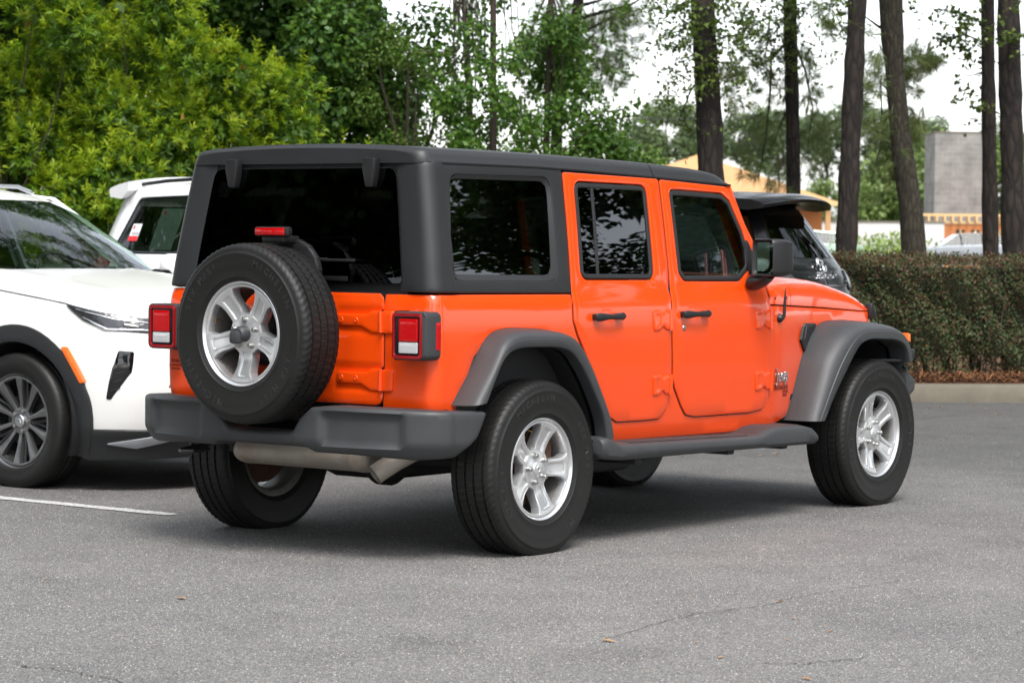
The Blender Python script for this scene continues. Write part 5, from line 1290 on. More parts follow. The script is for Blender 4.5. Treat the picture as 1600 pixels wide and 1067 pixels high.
# clipped hedge
def hedge():
    root = thing('hedge', 'long clipped dark green hedge with reddish top standing on the kerbed bed', 'hedge')
    rg = np.random.default_rng(21); a0, a1, b0, b1, z0, z1 = -.15, 8.5, .62, 1.9, .24, 1.27
    def P(a, b, z): return np.hstack([KA+np.outer(a, KD)+np.outer(b, KN), np.asarray(z)[:, None]])
    def wob(a, z): return .05*np.sin(a*4.1+1.3)+.04*np.sin(a*9.7+z*6)+.035*np.sin(z*13+a*3)+.03*np.sin(a*23+z*17)
    parts = [[], []]
    nf = 62000; a = a0+(a1-a0)*rg.random(nf)**1.25; z = z0+(z1-z0)*rg.random(nf); dpt = np.abs(rg.normal(0, .055, nf)); b = b0+wob(a, z)+dpt+.10*smooth01((.45-z)/.25)+.06*smooth01((z-1.18)/.09)
    fr = P(a, b, z); nrm = np.tile(np.append(-KN, .35), (nf, 1))
    nt_ = 26000; a = a0+(a1-a0)*rg.random(nt_)**1.25; b = rg.uniform(b0, b1, nt_); zt = z1+.03*np.sin(a*5+b*3)+.02*np.sin(a*17+b*11)-np.abs(rg.normal(0, .03, nt_))+.025*(rg.random(nt_) < .04)
    tp = P(a, b, zt); nt2 = np.tile(np.array([0, 0, 1.]), (nt_, 1))
    ne = 9000; b = rg.uniform(b0, b1, ne); z = rg.uniform(z0, z1, ne); e = P(a0-wob(b*2, z)+np.abs(rg.normal(0, .05, ne)), b, z); n3 = np.tile(np.append(-KD, .3), (ne, 1))
    pts = np.concatenate([fr, tp, e]); nn_ = np.concatenate([nrm, nt2, n3])
    q = broad(pts, nn_, rg, .032, .017, .3).reshape(-1, 4, 3)
    zz = pts[:, 2]; red = rg.random(len(pts)) < np.where(zz > 1.2, .5, np.where(zz > 1.08, .34, .20)); org = rg.random(len(pts)) < .0012
    quads('foliage', [q[~red & ~org].reshape(-1, 3), q[red & ~org].reshape(-1, 3), q[org].reshape(-1, 3)], [L_HDG, L_HRD, L_DRY], root)
    mb = MB()
    for _ in range(420):
        a, b = rg.uniform(a0+.1, a1), rg.uniform(b0+.06, b1-.1); p = KA+KD*a+KN*b
        q = p+rg.normal(0, .10, 2); mb.tube([(p[0], p[1], .14), ((p[0]+q[0])/2, (p[1]+q[1])/2, .42), (q[0], q[1], .95)], [.009, .007, .004], 5, cap=False)
    mb.build('stems', B_TWIG, root)
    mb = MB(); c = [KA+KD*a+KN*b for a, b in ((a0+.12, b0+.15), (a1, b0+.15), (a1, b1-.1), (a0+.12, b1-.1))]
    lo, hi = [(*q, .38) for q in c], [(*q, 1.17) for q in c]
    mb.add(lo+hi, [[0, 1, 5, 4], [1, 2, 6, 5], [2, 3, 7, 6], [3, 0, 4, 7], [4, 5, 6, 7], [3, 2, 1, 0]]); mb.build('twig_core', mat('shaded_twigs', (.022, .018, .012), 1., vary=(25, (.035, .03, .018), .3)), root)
hedge()

# broad shrubs with upright yellow-green shoots at the left
def myrtle(u, depth, wd, h, n, seed, label, new=.5):
    rg = np.random.default_rng(seed); c = at(u, depth); root = thing('evergreen_shrub', label, 'shrub', (c.x, c.y, 0), 0, 'bright evergreen shrubs behind the white cars')
    bl = np.vstack([lumps((0, 0, h*.33), wd*.46, wd*.42, h*.30, 22, .30, .52, rg), lumps((0, 0, .65), wd*.5, wd*.45, .5, 12, .34, .5, rg), lumps((0, 0, h*.66), wd*.42, wd*.38, h*.30, 20, .26, .46, rg)])
    p, d = blob_pts(bl, n, rg, .72); p[:, 2] = np.maximum(p[:, 2], .12)
    ax = unit(d*.75+np.array([0, 0, .65])+rdir(n, rg)*.35)
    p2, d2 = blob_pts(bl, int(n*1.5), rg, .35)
    tip = rg.random(n) < new*np.clip(.35+.8*smooth01((d[:, 2]+.5)/1.2), 0, 1)
    # long shoots with leaves all along
    k = int(n*.16); ps = p[:k]; axs = ax[:k]; steps = np.concatenate([ps+axs*t for t in (.05, .10, .15, .20)]); axx = np.tile(axs, (4, 1))
    A = rosettes(p[tip], ax[tip], rg, 15, .092, .0165); A2 = rosettes(steps, axx, rg, 7, .078, .016, (.7, 1.3))
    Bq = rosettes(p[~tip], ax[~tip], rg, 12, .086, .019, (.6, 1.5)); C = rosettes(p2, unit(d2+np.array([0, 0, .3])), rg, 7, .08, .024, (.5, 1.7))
    pv, dv = blob_pts(bl, int(n*.25), rg, .92); D = broad(pv, dv, rg, .085, .05)
    dry = rg.random(len(pv)) < .015
    quads('foliage', [np.concatenate([A, A2]), np.concatenate([Bq, D.reshape(-1, 4, 3)[~dry].reshape(-1, 3)]), C, D.reshape(-1, 4, 3)[dry].reshape(-1, 3)], [L_NEW, L_MID, L_OLD, L_DRY], root)
    mb = MB()
    for _ in range(6): limbs(mb, rg.normal(0, .12, 3)*[1, 1, 0], [bl[i, :3]*.9 for i in rg.choice(len(bl), 3)], rg, .02)
    mb.build('stems', B_TWIG, root); return root
myrtle(-20, 25.6, 3.3, 5.0, 6200, 31, 'tall yellow green shrub filling the left edge above the crossover', .62)
myrtle(235, 26.4, 2.7, 4.5, 5600, 32, 'yellow green shrub directly above the boxy white car', .58)
myrtle(445, 27.6, 1.9, 3.35, 3000, 33, 'smaller bright shrub with loose shoots behind the black hard top', .5)
myrtle(120, 28.2, 3.4, 5.6, 4200, 34, 'tallest shrub standing behind the two yellow green ones', .35)

# leafy trees
def leafy(name, label, u, depth, stems, bl, n, L, W, mats, seed, group, bark=B_TWIG, split=(.55, .45), inner=.55, limb_r=.05, extra=None, cat='tree'):
    rg = np.random.default_rng(seed); c = at(u, depth); root = thing(name, label, cat, (c.x, c.y, 0), 0, group)
    bl = np.array(bl(rg) if callable(bl) else bl)
    p, d = blob_pts(bl, n, rg, inner, -1.); q = broad(p, d, rg, L, W).reshape(-1, 4, 3); k = rg.random(n); parts = []; lo = 0
    for f in split: parts.append(q[(k >= lo) & (k < lo+f)].reshape(-1, 3)); lo += f
    quads('crown', parts, mats, root)
    mb = MB()
    for s_ in stems(rg) if callable(stems) else stems: trunk_tube(mb, s_[0], s_[1], rg, 12)
    st = (stems(rg) if callable(stems) else stems)[0][0]
    limbs(mb, np.array(st[len(st)//2]), [b[:3] for b in bl[rg.choice(len(bl), min(9, len(bl)), replace=False)]], rg, limb_r*.7)
    mb.build('trunk', bark, root); return root
MAPLE = leafy('maple_tree', 'large dark green maple crown rising behind the smaller bright shrub', 505, 31, [([(0, 0, -.1), (.1, .1, 2.2), (-.1, .1, 5), (0, 0, 8)], [.20, .16, .12, .05])],
    lambda rg: np.vstack([lumps((0, 0, 4.9), 1.35, 1.6, 2.9, 46, .35, .62, rg), lumps((.1, .1, 2.5), 1.0, 1.2, .7, 14, .25, .45, rg)]), 46000, .082, .068, [L_DRK, L_OLD], 41, 'dark trees behind the shrubs', limb_r=.07)
leafy('maple_tree', 'dark tree crown at the top left between the bright shrubs', 250, 33, [([(0, 0, -.1), (.1, 0, 4), (0, 0, 9)], [.22, .16, .05])],
    lambda rg: lumps((0, 0, 5.4), 2.4, 2.2, 3.6, 60, .5, .85, rg), 42000, .085, .07, [L_DRK, L_OLD], 42, 'dark trees behind the shrubs', limb_r=.07)
leafy('maple_tree', 'dark tree at the far left rear of the shrubs', -60, 34, [([(0, 0, -.1), (.1, 0, 4), (0, 0, 9)], [.22, .16, .05])],
    lambda rg: lumps((0, 0, 5.2), 2.6, 2.2, 3.6, 50, .5, .85, rg), 36000, .085, .07, [L_DRK, L_OLD], 43, 'dark trees behind the shrubs', limb_r=.07)
for x, y, s_, lb in ((9.0, 16.5, 1.9, 'tall dark tree far left above the yellow green shrubs'), (11.8, 16.0, 2.0, 'tall dark tree whose crown closes the gap over the shrubs'), (13.8, 14.6, 1.8, 'tall dark tree behind the large maple crown')):
    r = thing('maple_tree', lb, 'tree', (x, y, -.1), x, 'dark trees behind the shrubs'); r.scale = (s_, s_, s_)
    for ch in MAPLE.children: link(ch.name.split('.')[0], ch.data, r)
leafy('oak_tree', 'tall oak left of the picture, its boughs mirrored in the white crossover windscreen', -215, 25.6, [([(0, 0, -.1), (.1, -.2, 4), (-.4, -2.2, 7.6), (-1.2, -5.5, 9.6)], [.30, .24, .18, .08])],
    lambda rg: lumps((-2.0, -8.0, 10.0), 3.6, 3.4, 1.3, 42, .35, .75, rg), 13000, .16, .10, [L_DRK, L_OLD], 48, None, limb_r=.09)
leafy('small_leaved_tree', 'airy small-leaved tree at the right edge of the dark maple', 640, 30, [([(0, 0, -.1), (.05, .05, 1.6), (.2, .1, 3.0)], [.035, .028, .010])],
    lambda rg: np.vstack([lumps((-.12, .1, 3.1), .40, .7, .75, 20, .14, .28, rg), lumps((-.3, .1, 2.0), .65, .8, .45, 12, .14, .28, rg)]), 8000, .055, .032, [L_OAK, L_HRT], 44, None)
# young trees in the middle, thin stems and heart-shaped leaves
def young(u, depth, dx, h, seed, label, n, wd, tilt=0., zc=2.6, zr=1.4):
    k = at(u, depth); r_ = CR
    stems = [([(0, 0, -.05), (r_[0]*dx*.3, r_[1]*dx*.3, h*.35), (r_[0]*dx*.7, r_[1]*dx*.7, h*.7), (r_[0]*dx, r_[1]*dx, h)], [.042, .038, .03, .012])]
    return leafy('young_tree', label, u, depth, stems, lambda rg: lumps((r_[0]*dx*.5, r_[1]*dx*.5, zc), wd, wd, zr, 34, .12, .30, rg), n, .066, .05, [L_HRT, L_DRK], seed, 'slim young trees behind the hard top', inner=.3, split=(.65, .35), limb_r=.018)
young(770, 29, -.06, 7, 51, 'slim young tree with straight brown stem above the middle of the hard top', 5600, .62, zc=2.7, zr=1.6)
young(748, 29.6, -.35, 7, 52, 'slim young tree whose leaning stem carries grey moss', 650, .42, zc=2.1, zr=.9)
young(845, 30, .1, 6, 53, 'bushy young tree left of the tall pine', 6800, .62, zc=2.4, zr=1.7)
young(920, 29.5, .25, 2.5, 54, 'low young tree with one leafy branch reaching to the right', 4200, .45, zc=2.1, zr=.7)
# the leafy branches that reach right, and moss strands
def sprig(pts, n, L, W, m, seed, name, label, r=.01, cat='branch', mats=None):
    """a thin bough with leaves along it, its base and tip set out in the place"""
    rg = np.random.default_rng(seed); pts = np.array(pts); k = np.arange(len(pts)); mb = MB(); mb.tube(pts, np.linspace(r, r*.25, len(pts)), 6)
    t = rg.uniform(.08, len(pts)-1, n); p = np.stack([np.interp(t, k, pts[:, i]) for i in range(3)], 1)+rg.normal(0, .045, (n, 3))
    return mb, broad(p, np.tile([0, 0, 1.], (n, 1)), rg, L, W)
def moss(u, v0, v1, depth, n, seed, wd):
    rg = np.random.default_rng(seed); V = []
    for _ in range(n):
        uu = u+rg.normal(0, wd); a = v0+rg.uniform(-6, 10); b = v0+(v1-v0)*rg.uniform(.3, 1); m = np.linspace(a, b, 6); x = uu+np.cumsum(rg.normal(0, .9, 6)); q = [sky_pt(x[i], m[i], depth+.08*rg.normal()) for i in range(6)]
        for i in range(5):
            w_ = .006; V += [q[i]-CR*w_, q[i]+CR*w_, q[i+1]+CR*w_*.8, q[i+1]-CR*w_*.8]
    return np.array(V)
mv = np.concatenate([moss(714, 0, 58, 29.5, 26, 61, 3), moss(732, -5, 70, 29.5, 24, 62, 5), moss(728, 60, 128, 29.5, 16, 63, 4), moss(752, 20, 120, 29.3, 14, 64, 7), moss(738, -10, 45, 29.5, 20, 65, 9)])
tag(fast_mesh('hanging_moss', mv, np.arange(len(mv)).reshape(-1, 4), MOSS), 'grey strands of moss hanging from the leaning young stem', 'moss')

# pines: tall bare trunks, crowns above the picture
def needles(pts, ax, rg, n, L, W, spread=(.15, 1.15)): return rosettes(pts, ax, rg, n, L, W, spread)
def pine(label, uv, depth, w_px, seed, vines=(), tufts=(), twigs=(), bark=B_PINE, name='pine_tree', h_top=14., leafm=L_OAK):
    """uv: the trunk's centre line as photo pixels from foot to the top of the frame; it goes on up from there to its crown"""
    rg = np.random.default_rng(seed); P = [sky_pt(u, v, depth) for u, v in uv]
    foot = np.array([P[0][0], P[0][1], -.05])+(P[0]-P[1])*np.array([1, 1, 0])*(P[0][2]/max(.3, P[1][2]-P[0][2])); root = thing(name, label, 'tree', foot, 0, 'tree trunks standing behind the hedge')
    dr = unit(P[-1]-P[-2]); top = P[-1]+np.array([dr[0]*.6, dr[1]*.6, 1])*(h_top-P[-1][2]); pts = [foot]+P+[top]
    sc = depth/FPX; r = [w_px[0]*1.12*sc/2]+[x*sc/2 for x in w_px]+[w_px[-1]*sc/2*.55]
    mb = MB(); trunk_tube(mb, np.array(pts)-foot, r, rg, 22, .10)
    for tw, r0 in twigs: q = np.array([sky_pt(u, v, depth+dd) for u, v, dd in tw])-foot; mb.tube(q, np.linspace(r0, r0*.3, len(q)), 6)
    mb.build('trunk', bark, root)
    parts = [[], [], []]
    bl = np.vstack([lumps((top-foot)*[1, 1, 1]+[0, 0, -1.5], 2.6, 2.6, 2., 26, .45, .8, rg)]); p, d = blob_pts(bl, 1500, rg, .3, -1.); parts[0].append(needles(p, unit(d+[0, 0, .2]), rg, 18, .24, .016))
    for (u, v, du, dv, dd, n) in tufts:     # needle sprays: centre, spread, depth offset, number
        q = np.array([sky_pt(u+du*rg.normal()*.5, v+dv*rg.normal()*.5, depth+dd+rg.normal()*.35) for _ in range(int(n*1.5))])-foot; parts[0].append(needles(q, unit(rdir(len(q), rg)+[0, 0, -.25]), rg, 42, .18, .0056))
    for (u, v, du, dv, dd, n, L) in vines:  # small-leaved shoots hanging about the trunk
        for _ in range(max(3, int(n*1.35/16))):
            a = sky_pt(u+du*rg.normal()*.55, v+dv*rg.normal()*.55, depth+dd+rg.normal()*.22)-foot; dr_ = unit(rg.normal(size=3)*[1, 1, .35]); tt = np.sort(rg.random(16)); ln = rg.uniform(.22, .5)
            q = a+dr_*(tt*ln)[:, None]; q[:, 2] -= .30*ln*tt*tt; lv = q+rg.normal(0, .018, q.shape); parts[1].append(broad(lv, np.tile([0, 0, 1.], (16, 1)), rg, L*1.08, L*.72))
            e = q[::5]; w_ = np.array([0, 0, .0022]); parts[2].append(np.stack([e[:-1]-w_, e[:-1]+w_, e[1:]+w_, e[1:]-w_], 1).reshape(-1, 3))
    cr = [np.concatenate(x) if x else np.zeros((0, 3)) for x in parts]
    quads('crown', cr, [L_NDL, leafm, B_TWIG], root); return root, foot
pine('stout pine trunk with small leaves climbing it, left of the other trunks', [(1111, 300), (1109, 200), (1103, 100), (1097, 0)], 27, (43, 41, 38, 36), 71,
     vines=[(1068, 40, 46, 70, 0, 420, .055), (1100, 50, 44, 90, -.3, 520, .055), (1135, 70, 40, 90, -.2, 330, .055), (1068, 165, 40, 70, 0, 210, .05), (1045, 60, 22, 90, 0, 130, .05), (1085, 120, 46, 60, -.3, 240, .055), (1160, 30, 40, 50, -.1, 260, .055), (1120, 130, 16, 20, -.4, 60, .055)], tufts=[(1130, 115, 40, 30, .3, 14)],
     twigs=[([(1104, 60, 0), (1075, 45, -.1), (1040, 55, -.1)], .018), ([(1106, 110, 0), (1080, 140, -.1), (1060, 190, -.1)], .014), ([(1104, 70, 0), (1140, 55, -.1), (1168, 62, -.1)], .016)])
pine('slim pine trunk wrapped in needle sprays, second from the left', [(1240, 320), (1239, 200), (1236, 100), (1234, 0)], 33, (21, 22, 22, 21), 72,
     tufts=[(1180, 130, 60, 90, .3, 20), (1200, 220, 60, 90, .3, 20), (1165, 195, 46, 70, .2, 11), (1190, 262, 50, 60, .2, 11), (1215, 150, 30, 60, .5, 12), (1268, 190, 28, 80, .2, 13), (1275, 235, 34, 50, .2, 9), (1175, 90, 50, 50, 0, 18), (1262, 110, 26, 50, .2, 12), (1215, 285, 36, 24, .2, 8), (1290, 210, 26, 30, .2, 10)],
     vines=[(1190, 40, 60, 60, -.2, 620, .06), (1240, 35, 36, 70, -.3, 380, .06), (1180, 95, 40, 40, -.2, 160, .055), (1268, 55, 40, 60, -.1, 240, .055), (1286, 14, 40, 30, -.1, 160, .055), (1262, 105, 24, 40, -.1, 80, .05)],
     twigs=[([(1238, 60, 0), (1205, 90, .1), (1203, 150, .2), (1196, 220, .2), (1185, 280, .2)], .022), ([(1239, 60, 0), (1258, 110, .1), (1270, 170, .1), (1262, 230, .1)], .02), ([(1240, 150, 0), (1222, 190, .1), (1206, 230, .2)], .014), ([(1203, 30, 0), (1196, 90, .2), (1200, 130, .2)], .014)])
pine('straight brown pine trunk rising from behind the black car', [(1322, 395), (1328, 250), (1334, 120), (1340, 0)], 27, (35, 33, 31, 29), 73, vines=[(1330, 60, 14, 60, -.2, 50, .045), (1300, 20, 24, 30, 0, 110, .05)], tufts=[(1362, 120, 22, 80, .4, 16), (1295, 40, 20, 30, .5, 10)])
oak, of_ = pine('curved grey-brown tree trunk leaning left, between two straight pines', [(1428, 395), (1424, 330), (1410, 240), (1402, 160), (1396, 90), (1391, 0)], 28, (42, 36, 32, 30, 32, 38), 74, bark=B_OAK, name='leaning_tree', h_top=9,
     tufts=[(1436, 92, 30, 20, .5, 22), (1424, 120, 22, 30, .5, 14), (1455, 100, 20, 14, .5, 10), (1418, 190, 20, 20, .5, 12), (1428, 205, 16, 16, .5, 8), (1378, 120, 20, 40, .4, 10), (1385, 262, 24, 40, .3, 16), (1376, 215, 18, 40, .3, 10)],
     twigs=[([(1393, 55, 0), (1370, 40, .1), (1350, 25, .1)], .022), ([(1396, 150, .1), (1376, 130, .2), (1378, 180, .2), (1370, 215, .2)], .014), ([(1402, 190, .1), (1384, 180, .2), (1376, 230, .2), (1362, 280, .2)], .013), ([(1408, 260, .1), (1390, 230, .2), (1380, 205, .2)], .012), ([(1376, 215, .2), (1390, 260, .2), (1396, 290, .2)], .008)])
pine('thin straight pine trunk before the block wall, second from the right', [(1548, 395), (1546, 260), (1544, 120), (1543, 0)], 29, (25, 24, 22, 21), 75,
     vines=[(1500, 35, 40, 40, -.1, 130, .075), (1520, 60, 26, 60, -.1, 120, .075), (1470, 20, 50, 26, 0, 80, .07), (1516, 120, 24, 50, -.1, 70, .075), (1526, 165, 16, 30, -.1, 30, .075), (1460, 62, 30, 16, 0, 34, .07)],
     twigs=[([(1543, 70, 0), (1510, 55, -.1), (1460, 62, -.1)], .014), ([(1544, 110, 0), (1520, 118, -.1), (1500, 120, -.1)], .010), ([(1543, 40, 0), (1500, 20, 0), (1440, 12, 0)], .014)])
pine('thick pine trunk at the right edge of the picture', [(1584, 395), (1582, 260), (1578, 120), (1575, 0)], 27, (38, 36, 36, 35), 76, vines=[(1575, 40, 26, 60, -.3, 120, .06), (1597, 20, 20, 40, -.2, 60, .06)])
pine('distant pine with drooping needle tufts above the middle of the roof', [(868, 260), (872, 160), (892, 80), (905, 0)], 36, (18, 18, 17, 16), 77,
     tufts=[(930, 60, 70, 60, .3, 60), (965, 35, 50, 40, .3, 36), (945, 110, 50, 40, .2, 30), (900, 90, 60, 60, .3, 36), (860, 50, 60, 60, .4, 30), (985, 20, 40, 30, .2, 18), (830, 90, 40, 60, .3, 16)],
     vines=[(870, 60, 60, 70, -.6, 700, .075), (900, 140, 60, 60, -.6, 520, .075), (830, 130, 44, 90, -.6, 420, .075), (940, 90, 50, 60, -.5, 260, .07), (1010, 20, 50, 24, -.3, 120, .06)],
     twigs=[([(900, 30, 0), (940, 20, .1), (985, 8, .1), (1010, -6, .1)], .035), ([(896, 60, 0), (930, 40, .1), (990, 12, .1)], .022), ([(905, 10, 0), (935, 2, 0), (960, -8, 0)], .03)], leafm=L_HRT)
# loose branches reaching over the hard top
YT = {}
for o in bpy.data.objects:
    if o.name.startswith('young_tree'): YT[o.name] = o
yt = [YT[k] for k in sorted(YT)]
for pts, n, sd, par in (([(905, 195), (940, 175), (970, 172), (1002, 158)], 60, 1, yt[3]), ([(900, 215), (950, 190), (985, 182), (1010, 176)], 60, 2, yt[3]), ([(660, 118), (690, 118), (715, 112)], 26, 3, yt[1]), ([(655, 80), (690, 82), (712, 74)], 26, 4, yt[1]), ([(880, 235), (930, 222), (985, 240), (1040, 245)], 160, 5, yt[3]), ([(655, 8), (690, 14), (712, 10)], 22, 6, yt[1]), ([(690, 150), (720, 140), (750, 145)], 40, 7, yt[1]), ([(690, 190), (730, 185), (770, 195)], 70, 8, yt[0])):
    m_, q_ = sprig([sky_pt(u, v, 29.2)-np.array(par.location) for u, v in pts], n, .078, .06, None, 80+sd, '', '')
    b_ = m_.build('branch', B_TWIG, par); quads('leaves', [q_], [L_HRT], b_)

# far trees
def far_tree_mesh(seed, kind):
    rg = np.random.default_rng(seed)
    if kind == 'pine': bl = np.vstack([lumps((0, 0, 11.0), 3.0, 3.0, 2.2, 26, .6, 1.25, rg), lumps((0, 0, 8.0), 2.2, 2.2, 1.2, 8, .5, .8, rg)]); h = 12.5
    else: bl = np.vstack([lumps((0, 0, 4.4), 2.2, 2.2, 2.6, 40, .6, 1.1, rg), lumps((0, 0, 1.8), 2.1, 2.1, 1.2, 14, .6, .9, rg)]); h = 6.
    p, d = blob_pts(bl, 5200, rg, .5, -1.); q = broad(p, d, rg, .36, .26); mb = MB(); trunk_tube(mb, [(0, 0, -.2), (.1, 0, h*.5), (0, 0, h)], [.2, .16, .05], rg, 8); limbs(mb, (0, 0, h*.6), [b[:3] for b in bl[:8]], rg, .08)
    return q, mb
far_kinds = {}
def far_tree(kind, u, depth, sc, label, rz, var=0):
    c = at(u, depth); root = thing('far_pine_tree' if kind == 'pine' else 'far_broadleaf_tree', label, 'tree', (c.x, c.y, 0), rz, 'far trees beyond the building site'); root.scale = (sc, sc, sc)
    if (kind, var) not in far_kinds:
        q, mb = far_tree_mesh(90+var+(10 if kind == 'pine' else 0), kind); a = quads('crown', [q], [L_FR2 if kind == 'pine' else L_FAR], root); b = mb.build('trunk', B_TWIG, root); far_kinds[(kind, var)] = (a.data, b.data)
    else:
        link('crown', far_kinds[(kind, var)][0], root); link('trunk', far_kinds[(kind, var)][1], root)
    return root
for i, (kind, u, dp, sc, lb) in enumerate([
    ('pine', 1036, 230, .98, 'rounded far pine crown just right of the low leafy branch'), ('pine', 985, 250, .86, 'far pine half hidden behind the low leafy branch'), ('pine', 1082, 240, .88, 'far pine touching the left side of the stout trunk'),
    ('pine', 1165, 230, .92, 'far pine seen between the two leftmost trunks'), ('pine', 1212, 250, 1.0, 'far pine close behind the slim needle-wrapped trunk'), ('pine', 1288, 240, 1.02, 'far pine left of the straight brown trunk'),
    ('pine', 1362, 235, 1.0, 'far pine between the straight trunk and the leaning one'), ('pine', 1440, 250, .95, 'far pine behind the right side of the leaning trunk'), ('pine', 1565, 240, .9, 'far pine glimpsed between the two rightmost trunks'),
    ('broad', 1375, 150, .90, 'light green far tree above the white site wall'), ('broad', 1355, 165, .80, 'light green far tree beside the straight brown trunk'), ('broad', 1450, 150, 1.0, 'light green far tree touching the block wall'),
    ('broad', 1285, 170, .72, 'light green far tree behind the plywood roof'), ('broad', 1562, 150, 1.0, 'light green far tree right of the block wall'), ('broad', 1010, 150, .85, 'light green far tree low behind the hard top'), ('broad', 1405, 160, .75, 'light green far tree hidden by the leaning trunk'),
    ('broad', 940, 150, .8, 'light green far tree behind the low young tree'), ('broad', 880, 160, .9, 'light green far tree behind the young trees')]):
    far_tree(kind, u, dp, sc, lb, i*1.3, i % 3)

for i, (kind, u, dp, sc) in enumerate([('broad', -420, 70, 1.2), ('pine', -250, 90, 1.0), ('broad', -110, 80, 1.1), ('pine', 1680, 180, 1.0), ('broad', 1740, 140, 1.1), ('pine', 1840, 200, 1.05), ('broad', 1930, 150, 1.2), ('pine', 2050, 190, 1.0), ('broad', 2180, 140, 1.1), ('broad', -640, 75, 1.3), ('pine', -820, 90, 1.1), ('broad', 2350, 130, 1.2)]):
    far_tree(kind, u, dp, sc, 'tree standing far off beyond the edge of the picture', i*1.7, i % 3)
# shrubs and weeds before the white wall
WEED = leafmat('fresh_weed_leaf', (.13, .22, .03), (.25, .33, .06))
rgw = np.random.default_rng(5)
for i, (u, dp, h_) in enumerate(((1385, 70, .62), (1352, 72, .5), (1410, 74, .4))):
    c = at(u, dp); rt = thing('weed_clump', ['tallest fresh green weed clump by the white wall', 'weed clump beside the straight brown trunk', 'small weed clump beside the leaning trunk'][i], 'weeds', (c.x, c.y, 0), 0, 'weeds before the white wall')
    n = 500; p = rgw.normal(0, 1, (n, 3))*[.45, .45, 0]+[0, 0, 0]; p[:, 2] = rgw.uniform(.3, 1, n)*(1.25+h_*.5); quads('foliage', [broad(p, np.tile([0, 0, 1.], (n, 1)), rgw, .22, .07, .1)], [WEED], rt)
    mb = MB()
    for k in range(16): a = p[rgw.integers(n)]; mb.tube([(a[0]*.3, a[1]*.3, 0), tuple(a)], [.012, .006], 5)
    mb.build('stems', B_TWIG, rt)

# leafy trees standing round the viewer: only their reflections reach the picture
proto = None
for i, (x, y, s_) in enumerate([(10, -14, 2.0), (20, -9.5, 2.2), (13, -15, 1.7), (24, -15, 2.4), (17, -20, 2.4), (27, -3, 2.2), (33, 3.5, 2.3), (36, -8, 2.5), (4, -20, 2.0), (-13, 9, 2.1), (-17, 5, 2.2), (-11, 14, 2.2), (-20, 13, 2.4), (-24, -1, 2.2), (-6, 20, 2.2), (-24, -16, 2.0), (-6, -26, 2.2), (-7, 17, 2.2), (-1, 17, 2.0), (-15.5, 10.5, 2.4), (-21, 6.5, 2.5), (-18, 17, 2.5), (-23, 11, 2.6), (14, -16, 2.3)]):
    r = thing('leafy_tree', 'leafy tree outside the frame, mirrored dimly in the car windows', 'tree', (x, y, -.1), i*.9, 'trees around the viewer'); r.scale = (s_, s_, s_*.9)
    for ch in MAPLE.children: link(ch.name.split('.')[0], ch.data, r)
# ------------------------------------------------------------------ building site beyond the hedge
PLY = mat('plywood_sheathing', (.52, .29, .13), .8, vary=(1.2, (.43, .23, .10), .3))
OSB = mat('orange_sheathing', (.52, .19, .06), .8, vary=(2.5, (.42, .15, .05), .3))
LUMB = mat('pale_timber', (.62, .42, .20), .8)
WALLW = mat('white_site_wall', (.66, .65, .63), .85, vary=(.9, (.54, .535, .51), .25))
def block_mat():
    m = bpy.data.materials.new('grey_block_masonry'); m.use_nodes = True; t = m.node_tree; p = t.nodes['Principled BSDF']; N = t.nodes.new; Lk = t.links.new
    tc = N('ShaderNodeTexCoord'); mp = N('ShaderNodeMapping'); mp.inputs['Rotation'].default_value = (math.pi/2, 0, 0); Lk(tc.outputs['Object'], mp.inputs[0])
    b = N('ShaderNodeTexBrick'); b.inputs['Scale'].default_value = 1.; b.inputs['Brick Width'].default_value = .42; b.inputs['Row Height'].default_value = .205; b.inputs['Mortar Size'].default_value = .012
    b.inputs['Color1'].default_value = (.22, .215, .20, 1); b.inputs['Color2'].default_value = (.185, .18, .17, 1); b.inputs['Mortar'].default_value = (.25, .24, .225, 1); Lk(mp.outputs[0], b.inputs['Vector'])
    n = N('ShaderNodeTexNoise'); n.inputs['Scale'].default_value = 1.5; n.inputs['Detail'].default_value = 5; Lk(tc.outputs['Object'], n.inputs['Vector'])
    x = N('ShaderNodeMix'); x.data_type = 'RGBA'; x.blend_type = 'OVERLAY'; x.inputs[0].default_value = .6; Lk(b.outputs[0], x.inputs[6]); Lk(n.outputs['Fac'], x.inputs[7]); Lk(x.outputs[2], p.inputs['Base Color']); p.inputs['Roughness'].default_value = .9
    return m
BLOCK = block_mat()
FRZ = math.atan2(CR[1], CR[0])       # the site's walls face the lot
def site(name, label, u, depth, cat):
    c = at(u, depth); return thing(name, label, cat, (c.x, c.y, 0), FRZ)
# plywood-roofed building
S1_ = site('unfinished_building', 'unfinished building with bare plywood hip roof behind the black car', 1095, 100, 'building')
mb = MB(); hw, dp_ = 5.05, 5.0
mb.add([(-hw, 0, 2.82), (hw, 0, 2.82), (hw, 2*dp_, 2.82), (-hw, 2*dp_, 2.82), (0, dp_*.55, 4.62), (0, dp_*1.45, 4.62)], [[0, 1, 4], [1, 2, 5, 4], [2, 3, 5], [3, 0, 4, 5], [3, 2, 1, 0]])
rf_ = mb.build('roof', PLY, S1_, angle=20)
mb = MB(); mb.box((0, .02, 2.76), (2*hw+.1, .05, .16)); mb.build('fascia', LUMB, rf_)
mb = MB(); mb.box((0, dp_+.5, 1.38), (2*hw-.9, 2*dp_-1.6, 2.75)); mb.build('wall', OSB, S1_)
for x in (-4.7, -2.4, 2.4, 4.7): mb = MB(); mb.box((x, .25, 1.36), (.18, .18, 2.72)); mb.build('porch_post', PLY, S1_)
